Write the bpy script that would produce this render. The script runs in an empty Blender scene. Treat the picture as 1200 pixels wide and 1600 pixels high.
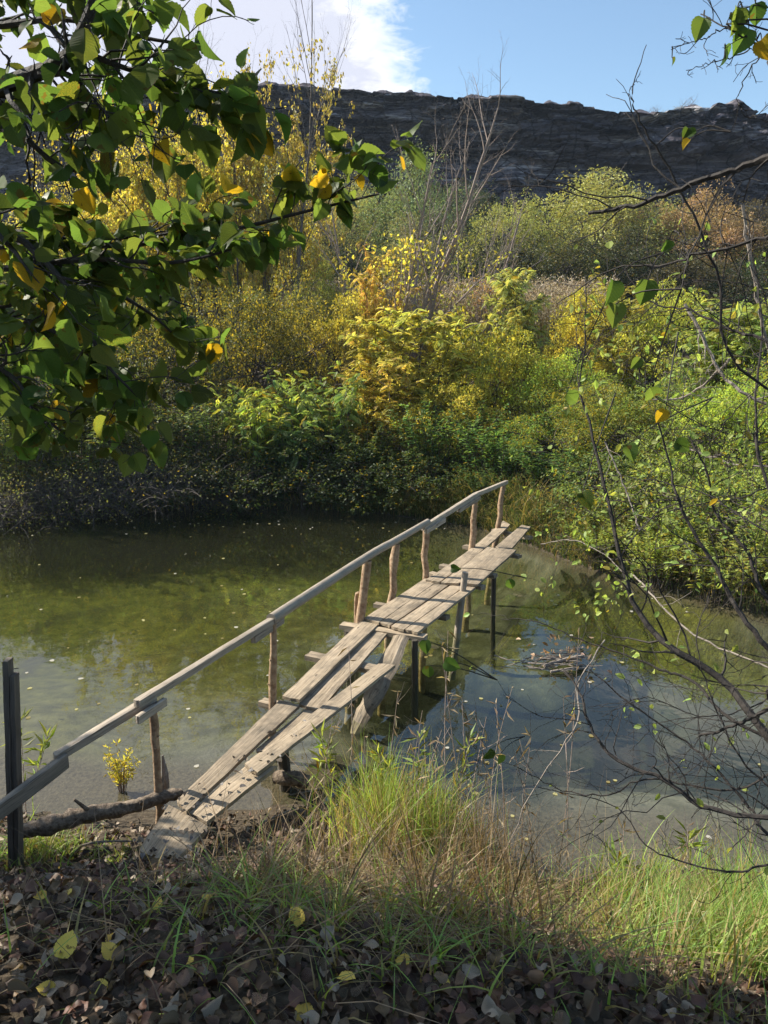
import bpy, math, random
import numpy as np
from mathutils import Vector

# ------------------------------------------------------------------ camera, sky, sun
SC = bpy.context.scene
COL = SC.collection
CAMZ, PITCH, F = 3.6, math.radians(12.7), 1200.0
cam = bpy.data.cameras.new('camera'); cam_o = bpy.data.objects.new('camera', cam); COL.objects.link(cam_o)
cam.sensor_fit = 'VERTICAL'; cam.sensor_height = 36; cam.lens = 27; cam.clip_start = 0.05; cam.clip_end = 3000
cam_o.location = (0, 0, CAMZ); cam_o.rotation_euler = (math.pi/2 - PITCH, 0, 0)
SC.camera = cam_o
SUN_AZ, SUN_EL = math.radians(-70), math.radians(37)      # azimuth clockwise from +Y
SUN = np.array([math.sin(SUN_AZ)*math.cos(SUN_EL), math.cos(SUN_AZ)*math.cos(SUN_EL), math.sin(SUN_EL)])
world = bpy.data.worlds.new('World'); SC.world = world; world.use_nodes = True
sl = bpy.data.lights.new('sun', 'SUN'); sl.energy = 5.0; sl.angle = math.radians(0.5); sl.color = (1, 0.93, 0.80)
so = bpy.data.objects.new('sun', sl); COL.objects.link(so)
so.rotation_euler = Vector(SUN).to_track_quat('Z', 'Y').to_euler()
SC.view_settings.view_transform = 'Standard'; SC.view_settings.look = 'None'
SC.view_settings.exposure = 1.0; SC.view_settings.gamma = 1
cy = SC.cycles
cy.max_bounces = 7; cy.diffuse_bounces = 3; cy.glossy_bounces = 3; cy.transmission_bounces = 3
cy.transparent_max_bounces = 8; cy.volume_bounces = 0; cy.caustics_reflective = False; cy.caustics_refractive = False
cy.sample_clamp_indirect = 6; cy.use_denoising = True


def nd(nt, t, loc=None, **kw):
    n = nt.nodes.new(t)
    for k, v in kw.items():
        if k.startswith('i_'):
            key = k[2:]
            key = int(key) if key.isdigit() else key.replace('_', ' ')
            n.inputs[key].default_value = v
        else:
            setattr(n, k, v)
    return n


def lk(nt, a, b): nt.links.new(a, b)


def math_(nt, op, a, b=None, clamp=False):
    n = nt.nodes.new('ShaderNodeMath'); n.operation = op; n.use_clamp = clamp
    for i, v in enumerate((a, b)):
        if v is None: continue
        if hasattr(v, 'node'): lk(nt, v, n.inputs[i])
        else: n.inputs[i].default_value = v
    return n.outputs[0]


def mixc(nt, fac, a, b, mode='MIX'):
    n = nt.nodes.new('ShaderNodeMix'); n.data_type = 'RGBA'; n.blend_type = mode
    for i, v in ((0, fac), (6, a), (7, b)):
        if hasattr(v, 'node'): lk(nt, v, n.inputs[i])
        else: n.inputs[i].default_value = v if i == 0 else (*v, 1) if len(v) == 3 else v
    return n.outputs[2]


def ramp(nt, fac, stops, interp='LINEAR'):
    n = nt.nodes.new('ShaderNodeValToRGB'); n.color_ramp.interpolation = interp
    e = n.color_ramp.elements
    while len(e) < len(stops): e.new(0.5)
    for el, (p, c) in zip(e, stops):
        el.position = p; el.color = (*c, 1) if hasattr(c, '__len__') else (c, c, c, 1)
    lk(nt, fac, n.inputs[0]); return n.outputs[0]


def noise(nt, vec, scale, detail=4, rough=.55, dist=0, out=0):
    n = nd(nt, 'ShaderNodeTexNoise', i_Scale=scale, i_Detail=detail, i_Roughness=rough, i_Distortion=dist)
    if vec is not None: lk(nt, vec, n.inputs['Vector'])
    return n.outputs[out]


def mapping(nt, vec, scale=(1, 1, 1), loc=(0, 0, 0)):
    n = nd(nt, 'ShaderNodeMapping'); lk(nt, vec, n.inputs[0]); n.inputs['Scale'].default_value = scale
    n.inputs['Location'].default_value = loc
    return n.outputs[0]


def dirn(px, py):
    a, b = (px-600)/F, (800-py)/F
    return np.array([a, math.cos(PITCH)+b*math.sin(PITCH), -math.sin(PITCH)+b*math.cos(PITCH)])


def at(px, py, Y=None, z=None):
    """the world point seen at that place of the photograph, at distance Y or height z"""
    d = dirn(px, py)
    t = Y/d[1] if Y is not None else (z-CAMZ)/d[2]
    return np.array([0, 0, CAMZ]) + d*t


# world: physical sky with a bank of cloud
nt = world.node_tree; nt.nodes.clear()
sky = nd(nt, 'ShaderNodeTexSky', sky_type='NISHITA', sun_disc=False)
sky.sun_elevation = SUN_EL; sky.sun_rotation = SUN_AZ % (2*math.pi); sky.air_density = 1.0; sky.dust_density = 0.6; sky.ozone_density = 1.2
tc = nd(nt, 'ShaderNodeTexCoord'); g = tc.outputs['Generated']
sx = nd(nt, 'ShaderNodeSeparateXYZ'); lk(nt, g, sx.inputs[0])
inv = math_(nt, 'DIVIDE', 1.0, math_(nt, 'MAXIMUM', math_(nt, 'ADD', sx.outputs[2], 0.12), 0.03))
cx = nd(nt, 'ShaderNodeCombineXYZ')
lk(nt, math_(nt, 'MULTIPLY', sx.outputs[0], inv), cx.inputs[0]); lk(nt, math_(nt, 'MULTIPLY', sx.outputs[1], inv), cx.inputs[1])
cn = noise(nt, cx.outputs[0], 1.35, 7, .6, .3)
cn3 = noise(nt, cx.outputs[0], 9.0, 6, .65, .5)
cn2 = noise(nt, cx.outputs[0], 3.2, 6, .6, .2)


def blob(px, py, size, gain=1.0):
    d = dirn(px, py); d = d/np.linalg.norm(d)
    v = nd(nt, 'ShaderNodeVectorMath', operation='DOT_PRODUCT'); lk(nt, g, v.inputs[0]); v.inputs[1].default_value = d
    c = math.cos(math.radians(size))
    m = nd(nt, 'ShaderNodeMapRange', interpolation_type='SMOOTHSTEP'); lk(nt, v.outputs['Value'], m.inputs[0])
    m.inputs[1].default_value = c; m.inputs[2].default_value = 1.0; m.inputs[4].default_value = gain
    return m.outputs[0]


bias = math_(nt, 'ADD', math_(nt, 'ADD', blob(300, 210, 21, 1.05), blob(-250, -100, 34, .8)),
             math_(nt, 'ADD', blob(1180, -440, 17, .75), blob(-60, -300, 16, .5)))
cm = math_(nt, 'ADD', math_(nt, 'ADD', math_(nt, 'MULTIPLY', cn, 1.5), math_(nt, 'ADD', math_(nt, 'MULTIPLY', cn2, 1.1), math_(nt, 'MULTIPLY', math_(nt, 'SUBTRACT', cn3, .5), 1.0))), bias)
cm = math_(nt, 'SUBTRACT', cm, math_(nt, 'MULTIPLY', blob(900, 0, 26, 1.0), .45))
cm = math_(nt, 'SUBTRACT', cm, 0.66)
mask = ramp(nt, cm, [(0.0, 0.06), (.80, .1), (1.0, 1.0)])
mask2 = math_(nt, 'MULTIPLY', math_(nt, 'SUBTRACT', cm, .78, True), 2.2, True)
ccol = mixc(nt, math_(nt, 'MULTIPLY', math_(nt, 'SUBTRACT', cm, 1.05, True), 2.4, True), (8.0, 8.0, 8.0), (5.0, 5.2, 6.1))
skyc = mixc(nt, 1.0, sky.outputs[0], (1.24, 1.32, 1.30), 'MULTIPLY')
final = mixc(nt, mask2, skyc, ccol)
bg = nd(nt, 'ShaderNodeBackground', i_Strength=0.08); lk(nt, final, bg.inputs[0])
wo = nd(nt, 'ShaderNodeOutputWorld'); lk(nt, bg.outputs[0], wo.inputs[0])

# ------------------------------------------------------------------ helpers
rs = np.random.RandomState(7)


def unit(v): return v/np.maximum(np.linalg.norm(v, axis=-1, keepdims=True), 1e-9)


def _h(ix, iy, iz):
    n = (ix*374761393 + iy*668265263 + iz*2147483647 + 1013904223) & 0xffffffff
    n = ((n ^ (n >> 13))*1274126177) & 0xffffffff
    n = (n ^ (n >> 16)) & 0xffffffff
    n = (n*2246822519) & 0xffffffff
    return ((n ^ (n >> 15)) & 0xffffff)/float(0xffffff)


def vn(x, y, z=0.0):
    x, y, z = np.broadcast_arrays(np.asarray(x, float), np.asarray(y, float), np.asarray(z, float))
    fx, fy, fz = np.floor(x), np.floor(y), np.floor(z)
    tx, ty, tz = x-fx, y-fy, z-fz
    tx, ty, tz = (t*t*(3-2*t) for t in (tx, ty, tz))
    ix, iy, iz = (f.astype(np.int64) for f in (fx, fy, fz))
    r = 0
    for a in (0, 1):
        for b in (0, 1):
            for c in (0, 1):
                r = r + _h(ix+a, iy+b, iz+c)*(tx if a else 1-tx)*(ty if b else 1-ty)*(tz if c else 1-tz)
    return r


def fbm(x, y, z=0.0, o=4, g=.5):
    s, a, t = 0, 1.0, 0
    for i in range(o):
        s = s + a*vn(np.asarray(x)*2**i+17.3*i, np.asarray(y)*2**i+5.1*i, np.asarray(z)*2**i+2.7*i); t += a; a *= g
    return s/t


class MB:
    def __init__(s): s.V, s.T, s.Q, s.A, s.n = [], [], [], [], 0

    def add(s, V, Fc, A):
        V = np.asarray(V, float).reshape(-1, 3); Fc = np.asarray(Fc, np.int64) + s.n
        A = np.broadcast_to(np.asarray(A, float), V.shape)
        (s.T if Fc.shape[1] == 3 else s.Q).append(Fc); s.V.append(V); s.A.append(A); s.n += len(V)

    def build(s, name, mat, parent=None, origin=(0, 0, 0), smooth=False):
        me = bpy.data.meshes.new(name)
        V = np.concatenate(s.V) - np.asarray(origin, float); A = np.concatenate(s.A)
        T = np.concatenate(s.T) if s.T else np.zeros((0, 3), int); Q = np.concatenate(s.Q) if s.Q else np.zeros((0, 4), int)
        loops = np.concatenate([T.ravel(), Q.ravel()]).astype(np.int32)
        st = np.concatenate([np.arange(len(T))*3, len(T)*3 + np.arange(len(Q))*4]).astype(np.int32)
        me.vertices.add(len(V)); me.vertices.foreach_set('co', V.astype(np.float32).ravel())
        me.loops.add(len(loops)); me.loops.foreach_set('vertex_index', loops)
        me.polygons.add(len(st)); me.polygons.foreach_set('loop_start', st)
        if smooth: me.polygons.foreach_set('use_smooth', np.ones(len(st), bool))
        else: me.polygons.foreach_set('use_smooth', np.zeros(len(st), bool))
        at_ = me.attributes.new('lf', 'FLOAT_VECTOR', 'POINT'); at_.data.foreach_set('vector', A.astype(np.float32).ravel())
        me.update(calc_edges=True); me.materials.append(mat)
        o = bpy.data.objects.new(name, me); COL.objects.link(o)
        if parent is not None: o.parent = parent
        else: o.location = origin
        return o


def tag(o, label=None, cat=None, group=None, kind=None):
    if label: o['label'] = label
    if cat: o['category'] = cat
    if group: o['group'] = group
    if kind: o['kind'] = kind
    return o


def empty(name, loc, label=None, cat=None, group=None):
    o = bpy.data.objects.new(name, None); COL.objects.link(o); o.location = loc; o.empty_display_size = .2
    return tag(o, label, cat, group)


def copy_thing(o):
    c = o.copy(); COL.objects.link(c)
    for ch in o.children:
        d = ch.copy(); COL.objects.link(d); d.parent = c
    return c


def tube(mb, pts, rad, sides=5, rnd=None, wob=0.0):
    pts = np.asarray(pts, float); n = len(pts); rad = np.broadcast_to(np.asarray(rad, float), (n,))
    t = np.gradient(pts, axis=0); t = unit(t)
    ref = np.array([0, 0, 1.]) if abs(t[0][2]) < .9 else np.array([1., 0, 0])
    a = unit(np.cross(t, ref)); b = np.cross(t, a)
    th = np.arange(sides)*2*math.pi/sides
    r = rad[:, None]*(1 + (wob*(rs.rand(n, sides)-.5) if wob else 0))
    V = pts[:, None] + r[..., None]*(np.cos(th)[None, :, None]*a[:, None] + np.sin(th)[None, :, None]*b[:, None])
    i = np.arange(n-1)[:, None]*sides; j = np.arange(sides)[None]; k = (j+1) % sides
    Fc = np.stack([i+j, i+k, i+sides+k, i+sides+j], -1).reshape(-1, 4)
    d = np.concatenate([[0], np.cumsum(np.linalg.norm(np.diff(pts, axis=0), axis=1))])
    A = np.zeros((n, sides, 3)); A[..., 0] = d[:, None]; A[..., 1] = np.abs(th/math.pi-1); A[..., 2] = rs.rand() if rnd is None else rnd
    mb.add(V.reshape(-1, 3), Fc, A.reshape(-1, 3))
    if sides > 4:                                            # caps
        for e, s_ in ((0, 0), (n-1, (n-1)*sides)):
            c = np.vstack([V[e], pts[e][None]])
            Ac = np.vstack([A[e], [[d[e], 0, .5]]])
            jj = np.arange(sides); Fc = np.stack([jj, (jj+1) % sides, np.full(sides, sides)], 1)
            mb.add(c, Fc if e else Fc[:, ::-1], Ac)


def smooth_line(P, n):
    """Catmull-Rom through the points"""
    P = np.asarray(P, float); Q = np.vstack([2*P[0]-P[1], P, 2*P[-1]-P[-2]])
    out = []
    for u in np.linspace(0, len(P)-1, n):
        i = min(int(u), len(P)-2); t = u-i; p0, p1, p2, p3 = Q[i:i+4]
        out.append(.5*((2*p1)+(p2-p0)*t+(2*p0-5*p1+4*p2-p3)*t*t+(3*p1-p0-3*p2+p3)*t**3))
    return np.array(out)


# ---- leaf templates: rows of (along, across, up), triangles
def T_dia(): return (np.array([[0, 0, 0], [.45, -.5, .10], [1, 0, -.06], [.45, .5, .10]]), np.array([[0, 1, 2], [0, 2, 3]]))


def T_oval():
    v = [[0, 0, 0], [.35, 0, -.02], [.7, 0, -.03], [1, 0, -.14], [.12, .27, .03], [.4, .5, .06], [.75, .33, .01], [.12, -.27, .03], [.4, -.5, .06], [.75, -.33, .01]]
    f = [[0, 1, 4], [1, 5, 4], [1, 2, 5], [2, 6, 5], [2, 3, 6], [0, 7, 1], [1, 7, 8], [1, 8, 2], [2, 8, 9], [2, 9, 3]]
    return np.array(v, float), np.array(f)


def T_broad(n=15, curl=.12, teeth=.09):
    """toothed broad leaf: rounded base, short drawn-out tip"""
    up = []
    for i in range(n+1):
        t = i/n
        w = .5*math.sin(math.pi*t**.8)**.62*(1-.12*t) if 0 < t < 1 else 0
        if i % 2 and 0 < t < 1: w *= 1+teeth
        u = t*.93 - (.06 if t < .2 else 0)*math.sin(math.pi*t/.2) + (.07 if i == n else 0)
        up.append((u, w))
    V = [(u, 0, -.10*u*u) for u, w in up]; m = len(V)
    for sgn in (1, -1):
        V += [(u, sgn*w, curl*w*1.2 - .10*u*u + .02*math.sin(9*u+sgn)) for u, w in up]
    Fc = []
    for i in range(n):
        Fc += [[i, i+1, m+i+1], [i, m+i+1, m+i], [i, 2*m+i+1, i+1], [i, 2*m+i, 2*m+i+1]]
    return np.array(V, float), np.array(Fc)


def T_frond(pairs=6, ll=.40, lw=.10, arc=.35, droop=.5):
    V, Fc = [], []
    dv, df = T_dia()
    def leaf(p, d, L):
        d = unit(np.array(d, float)); s = unit(np.cross([0, 0, 1.], d)); n = np.cross(d, s)
        b = len(V)
        for u, v, w in dv: V.append(p + L*u*d + lw*2*v*s*L/ll + L*w*n)
        for f in df: Fc.append([b+f[0], b+f[1], b+f[2]])
    for i in range(pairs):
        u = .2 + .75*i/pairs; p = np.array([u, 0, -arc*u*u]); L = ll*(1-.45*abs(u-.5))
        for sg in (1, -1): leaf(p, (.75, sg*.9, -droop*(.6+.4*u)), L)
    leaf(np.array([.95, 0, -arc*.9]), (1, 0, -.9), ll*.9)
    b = len(V)
    for u in (0, .5, 1): V.extend([np.array([u, -.008, -arc*u*u]), np.array([u, .008, -arc*u*u])])
    Fc.extend([[b, b+1, b+3], [b, b+3, b+2], [b+2, b+3, b+5], [b+2, b+5, b+4]])
    return np.array(V), np.array(Fc)


DIA, OVAL, BROAD, FROND = T_dia(), T_oval(), T_broad(), T_frond()
BROAD2, BROAD3 = T_broad(17, .45), T_broad(13, -.3)
BROAD2[0][:, 2] -= .25*BROAD2[0][:, 0]**2
BROAD3[0][:, 2] += .12*np.sin(BROAD3[0][:, 0]*7)*BROAD3[0][:, 1]
BROADC = T_broad(9, .5)
BROAD4 = T_broad(9, .7, 0)
BROAD5 = T_broad(8, .35, 0)
BROAD5[0][:, 2] += .10*np.sin(BROAD5[0][:, 0]*6+BROAD5[0][:, 1]*5)
BROAD4[0][:, 2] -= .35*BROAD4[0][:, 0]**2
BROADF = T_broad(9, .22)


def scatter(mb, T, P, D, N, L, W, rnd=None):
    tv, tf = T; P = np.asarray(P, float); n = len(P)
    if n == 0: return
    D = unit(D); S = unit(np.cross(N, D)); N2 = np.cross(D, S)
    L = np.broadcast_to(np.asarray(L, float), (n,))[:, None, None]; W = np.broadcast_to(np.asarray(W, float), (n,))[:, None, None]
    V = P[:, None] + L*tv[None, :, 0:1]*D[:, None] + W*tv[None, :, 1:2]*S[:, None] + L*tv[None, :, 2:3]*N2[:, None]
    Fc = (np.arange(n)[:, None, None]*len(tv) + tf[None]).reshape(-1, 3)
    A = np.zeros((n, len(tv), 3)); A[..., 0] = tv[None, :, 0]; A[..., 1] = tv[None, :, 1]
    A[..., 2] = (rs.rand(n) if rnd is None else rnd)[:, None]
    mb.add(V.reshape(-1, 3), Fc, A.reshape(-1, 3))


def blades(mb, P, H, W, lean, bend, seg=4, rnd=None):
    """grass blades: P base, H height, W width, lean = azimuth, bend 0..1.5"""
    n = len(P); t = np.linspace(0, 1, seg+1)[None, :]
    H, W, bend = (np.broadcast_to(np.asarray(q, float), (n,))[:, None] for q in (H, W, bend))
    lx, ly = np.cos(lean)[:, None], np.sin(lean)[:, None]
    out = H*bend*t**2; up = H*(t - .45*bend*t**2.2)
    C = np.stack([P[:, 0:1]+lx*out, P[:, 1:2]+ly*out, P[:, 2:3]+up], -1)
    yaw = rs.rand(n, 1)*math.pi
    sx_, sy_ = np.cos(yaw), np.sin(yaw)
    w = W*.5*(1-t**1.6*.95)
    S = np.stack([sx_*w, sy_*w, 0*w], -1)
    V = np.stack([C-S, C+S], 2).reshape(n, -1, 3)
    k = 2*(seg+1); i = np.arange(seg)*2
    f = np.stack([i, i+1, i+3, i+2], 1)
    Fc = (np.arange(n)[:, None, None]*k + f[None]).reshape(-1, 4)
    A = np.zeros((n, k, 3)); A[..., 0] = np.repeat(t, 2, 1); A[..., 2] = (rs.rand(n) if rnd is None else rnd)[:, None]
    mb.add(V.reshape(-1, 3), Fc, A.reshape(-1, 3))


# ------------------------------------------------------------------ materials
def new_mat(name):
    m = bpy.data.materials.new(name); m.use_nodes = True; nt = m.node_tree; nt.nodes.clear()
    return m, nt, nd(nt, 'ShaderNodeOutputMaterial')


def lf(nt):
    a = nd(nt, 'ShaderNodeAttribute', attribute_name='lf'); s = nd(nt, 'ShaderNodeSeparateXYZ'); lk(nt, a.outputs['Vector'], s.inputs[0])
    return a, s


def leaf_mat(name, trans=.5, rough=.5, odd=((.30, .22, .03), .08), hue=.03, val=.55, veins=False, spec=.35):
    """colour comes from the object; each leaf varies; a share of leaves has turned"""
    m, nt, out = new_mat(name); a, s = lf(nt); r = s.outputs[2]
    oi = nd(nt, 'ShaderNodeObjectInfo')
    w = nd(nt, 'ShaderNodeTexWhiteNoise', noise_dimensions='1D'); lk(nt, r, w.inputs['W'])
    h = nd(nt, 'ShaderNodeHueSaturation'); lk(nt, oi.outputs['Color'], h.inputs['Color'])
    h.inputs['Saturation'].default_value = .9; lk(nt, math_(nt, 'ADD', math_(nt, 'MULTIPLY', r, 2*hue), .5-hue), h.inputs['Hue'])
    lk(nt, math_(nt, 'ADD', math_(nt, 'MULTIPLY', w.outputs[0], val*2), 1-val), h.inputs['Value'])
    c = mixc(nt, math_(nt, 'GREATER_THAN', math_(nt, 'FRACT', math_(nt, 'MULTIPLY', w.outputs[0], 7.31)), 1-odd[1]), h.outputs[0], odd[0])
    if veins:
        tcn = nd(nt, 'ShaderNodeTexCoord').outputs['Object']
        v = math_(nt, 'ABSOLUTE', s.outputs[1])
        k = math_(nt, 'SINE', math_(nt, 'MULTIPLY', math_(nt, 'SUBTRACT', s.outputs[0], math_(nt, 'MULTIPLY', v, .9)), 48))
        vein = math_(nt, 'MAXIMUM', math_(nt, 'MULTIPLY', math_(nt, 'SUBTRACT', k, .86), 4, True), math_(nt, 'LESS_THAN', v, .012))
        c = mixc(nt, math_(nt, 'MULTIPLY', vein, .28), c, (.20, .26, .07))
        c = mixc(nt, math_(nt, 'MULTIPLY', math_(nt, 'GREATER_THAN', noise(nt, tcn, 38, 3), .66), .7), c, (.10, .05, .015))
    p = nd(nt, 'ShaderNodeBsdfPrincipled', i_Roughness=rough); lk(nt, c, p.inputs['Base Color']); p.inputs['Specular IOR Level'].default_value = spec
    t = nd(nt, 'ShaderNodeBsdfTranslucent'); lk(nt, mixc(nt, 1.0, c, (1.65, 1.5, .75), 'MULTIPLY'), t.inputs[0])
    mx = nd(nt, 'ShaderNodeMixShader', i_0=trans); lk(nt, p.outputs[0], mx.inputs[1]); lk(nt, t.outputs[0], mx.inputs[2])
    lk(nt, mx.outputs[0], out.inputs[0]); return m


M_LEAF = leaf_mat('foliage')
M_TURN = leaf_mat('turning_foliage', odd=((.36, .29, .035), .3), hue=.035)
M_FAR = leaf_mat('distant_foliage', trans=.3, odd=((.20, .15, .04), .10), val=.5)
M_NEAR = leaf_mat('broad_leaf', trans=.64, rough=.45, odd=((.42, .27, .02), .05), hue=.035, val=.5, veins=True, spec=.2)
M_GRASS = leaf_mat('grass_blade', trans=.4, rough=.45, odd=((.36, .28, .13), .32), hue=.045, val=.55)
M_DRY = leaf_mat('dry_straw', trans=.25, rough=.6, odd=((.16, .10, .05), .3), hue=.015, val=.4)
M_LITTER = leaf_mat('fallen_leaf', trans=.12, rough=.6, odd=((.36, .29, .21), .12), hue=.03, val=.8, veins=False)
M_YELLOW = leaf_mat('yellow_fallen_leaf', trans=.25, rough=.5, odd=((.5, .3, .02), .2), hue=.02, val=.25, veins=True)


def bark_mat(name, c1, c2, sc=(3, 14), bump=.4, rough=.85):
    m, nt, out = new_mat(name); a, s = lf(nt)
    pos = nd(nt, 'ShaderNodeTexCoord').outputs['Object']
    n1 = noise(nt, pos, sc[1], 5, .65); n2 = noise(nt, pos, sc[0], 3)
    c = mixc(nt, ramp(nt, n1, [(.35, 0), (.65, 1)]), c1, c2)
    c = mixc(nt, math_(nt, 'MULTIPLY', n2, .6), c, tuple(x*.35 for x in c1))
    p = nd(nt, 'ShaderNodeBsdfPrincipled', i_Roughness=rough); lk(nt, c, p.inputs['Base Color'])
    b = nd(nt, 'ShaderNodeBump', i_Strength=bump, i_Distance=.02); lk(nt, n1, b.inputs['Height']); lk(nt, b.outputs[0], p.inputs['Normal'])
    lk(nt, p.outputs[0], out.inputs[0]); return m


M_BARK = bark_mat('bark', (.07, .055, .045), (.16, .13, .11))
M_TWIG = bark_mat('dark_twig', (.018, .014, .013), (.05, .04, .034), (8, 40))
M_PALE = bark_mat('pale_dead_twig', (.20, .16, .13), (.36, .31, .26), (5, 40))
M_PINK = bark_mat('pinkish_twig', (.26, .19, .16), (.38, .30, .25), (2, 20))
M_POST = bark_mat('peeled_pole', (.25, .14, .075), (.56, .40, .25), (5, 22), .5)
M_LOG = bark_mat('log_bark', (.09, .06, .04), (.36, .28, .20), (7, 30), 1.0)


def wood_mat(name, c1, c2, dirt=.5):
    m, nt, out = new_mat(name); a, s = lf(nt)
    pos = a.outputs['Vector']
    g1 = noise(nt, mapping(nt, pos, (2.2, 55, 31)), 1.0, 6, .62, .4)
    g2 = noise(nt, mapping(nt, pos, (5, 170, 11)), 1.0, 3)
    blot = noise(nt, nd(nt, 'ShaderNodeTexCoord').outputs['Object'], 5.5, 5, .6)
    c = mixc(nt, ramp(nt, g1, [(.3, 0), (.7, 1)]), c1, c2)
    c = mixc(nt, ramp(nt, g2, [(.33, .9), (.44, 0)]), c, tuple(x*.22 for x in c1))
    c = mixc(nt, ramp(nt, blot, [(.45, 0), (.75, dirt)]), c, (.07, .06, .045))
    w = nd(nt, 'ShaderNodeTexWhiteNoise', noise_dimensions='1D'); lk(nt, s.outputs[2], w.inputs['W'])
    h = nd(nt, 'ShaderNodeHueSaturation'); lk(nt, c, h.inputs['Color']); lk(nt, math_(nt, 'ADD', math_(nt, 'MULTIPLY', w.outputs[0], .5), .72), h.inputs['Value'])
    # knots
    vo = nd(nt, 'ShaderNodeTexVoronoi', i_Scale=1.0); lk(nt, mapping(nt, pos, (3.2, 9, 7)), vo.inputs['Vector'])
    c2_ = mixc(nt, ramp(nt, vo.outputs['Distance'], [(.05, .8), (.11, 0)]), h.outputs[0], (.05, .035, .025))
    p = nd(nt, 'ShaderNodeBsdfPrincipled', i_Roughness=.8); lk(nt, c2_, p.inputs['Base Color'])
    b = nd(nt, 'ShaderNodeBump', i_Strength=.5, i_Distance=.006); lk(nt, math_(nt, 'ADD', g1, g2), b.inputs['Height']); lk(nt, b.outputs[0], p.inputs['Normal'])
    lk(nt, p.outputs[0], out.inputs[0]); return m


M_PLANK = wood_mat('weathered_plank', (.22, .165, .105), (.46, .365, .255), .75)
M_RAIL = wood_mat('grey_rail_wood', (.24, .195, .145), (.47, .395, .31), .3)
M_WET = wood_mat('dark_wet_wood', (.04, .032, .02), (.08, .062, .04))
M_OLD = wood_mat('old_ground_board', (.075, .06, .048), (.15, .125, .10))

# ground: bank soil, silt and algae on the river bed
def ground_mat():
    m, nt, out = new_mat('ground'); pos = nd(nt, 'ShaderNodeNewGeometry').outputs['Position']
    s = nd(nt, 'ShaderNodeSeparateXYZ'); lk(nt, pos, s.inputs[0])
    flat = mapping(nt, pos, (1, 1, .2))
    nb = noise(nt, flat, .55, 5, .6, .6); ns = noise(nt, flat, 5, 6, .65); nf = noise(nt, flat, 28, 4)
    silt = mixc(nt, ramp(nt, ns, [(.35, 0), (.7, 1)]), (.075, .07, .058), (.16, .15, .125))
    algae = mixc(nt, ramp(nt, ns, [(.35, 0), (.65, 1)]), (.042, .043, .010), (.125, .118, .024))
    # algae lie on the left and along the far side
    af = math_(nt, 'ADD', math_(nt, 'MULTIPLY', s.outputs[0], -.22), math_(nt, 'MULTIPLY', s.outputs[1], .13))
    af = math_(nt, 'ADD', math_(nt, 'SUBTRACT', af, 1.35), math_(nt, 'MULTIPLY', math_(nt, 'SUBTRACT', nb, .5), 2.6))
    bed = mixc(nt, math_(nt, 'ADD', af, 0.2, True), silt, algae)
    dk = ramp(nt, noise(nt, flat, 1.1, 4, .6, 1.0), [(.50, 0), (.64, .85)])
    bed = mixc(nt, dk, bed, (.035, .035, .016))
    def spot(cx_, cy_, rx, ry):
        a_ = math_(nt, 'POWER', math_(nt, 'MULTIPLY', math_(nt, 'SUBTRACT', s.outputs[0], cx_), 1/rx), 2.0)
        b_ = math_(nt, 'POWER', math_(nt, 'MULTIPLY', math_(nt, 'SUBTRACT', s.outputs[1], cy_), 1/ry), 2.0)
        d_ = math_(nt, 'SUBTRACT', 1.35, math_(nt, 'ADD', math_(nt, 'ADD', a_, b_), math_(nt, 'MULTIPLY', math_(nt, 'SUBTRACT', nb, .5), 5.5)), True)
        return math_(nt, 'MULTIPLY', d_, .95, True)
    bed = mixc(nt, spot(3.4, 10.3, 1.6, 1.0), bed, algae)
    bed = mixc(nt, math_(nt, 'MULTIPLY', spot(2.0, 7.8, 3.0, 2.1), .92), bed, (.010, .011, .009))  # dark deep bed, with shade put into its colour around the deck's shadow
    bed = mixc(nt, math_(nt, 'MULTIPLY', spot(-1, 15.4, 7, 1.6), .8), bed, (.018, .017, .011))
    bed = mixc(nt, math_(nt, 'MULTIPLY', spot(2.9, 11.0, 1.1, 1.3), .85), bed, (.02, .022, .012))  # shade painted into the bed colour to blend the deck-end shadow
    soil = mixc(nt, ramp(nt, nf, [(.3, 0), (.7, 1)]), (.035, .026, .018), (.10, .08, .055))
    edge = nd(nt, 'ShaderNodeMapRange'); lk(nt, s.outputs[2], edge.inputs[0]); edge.inputs[1].default_value = -.16; edge.inputs[2].default_value = -.05
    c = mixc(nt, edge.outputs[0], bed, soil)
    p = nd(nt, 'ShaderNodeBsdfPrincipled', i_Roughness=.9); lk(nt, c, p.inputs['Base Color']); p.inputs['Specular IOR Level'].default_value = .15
    b = nd(nt, 'ShaderNodeBump', i_Strength=.6, i_Distance=.03); lk(nt, math_(nt, 'ADD', ns, nf), b.inputs['Height']); lk(nt, b.outputs[0], p.inputs['Normal'])
    lk(nt, p.outputs[0], out.inputs[0]); return m


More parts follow.
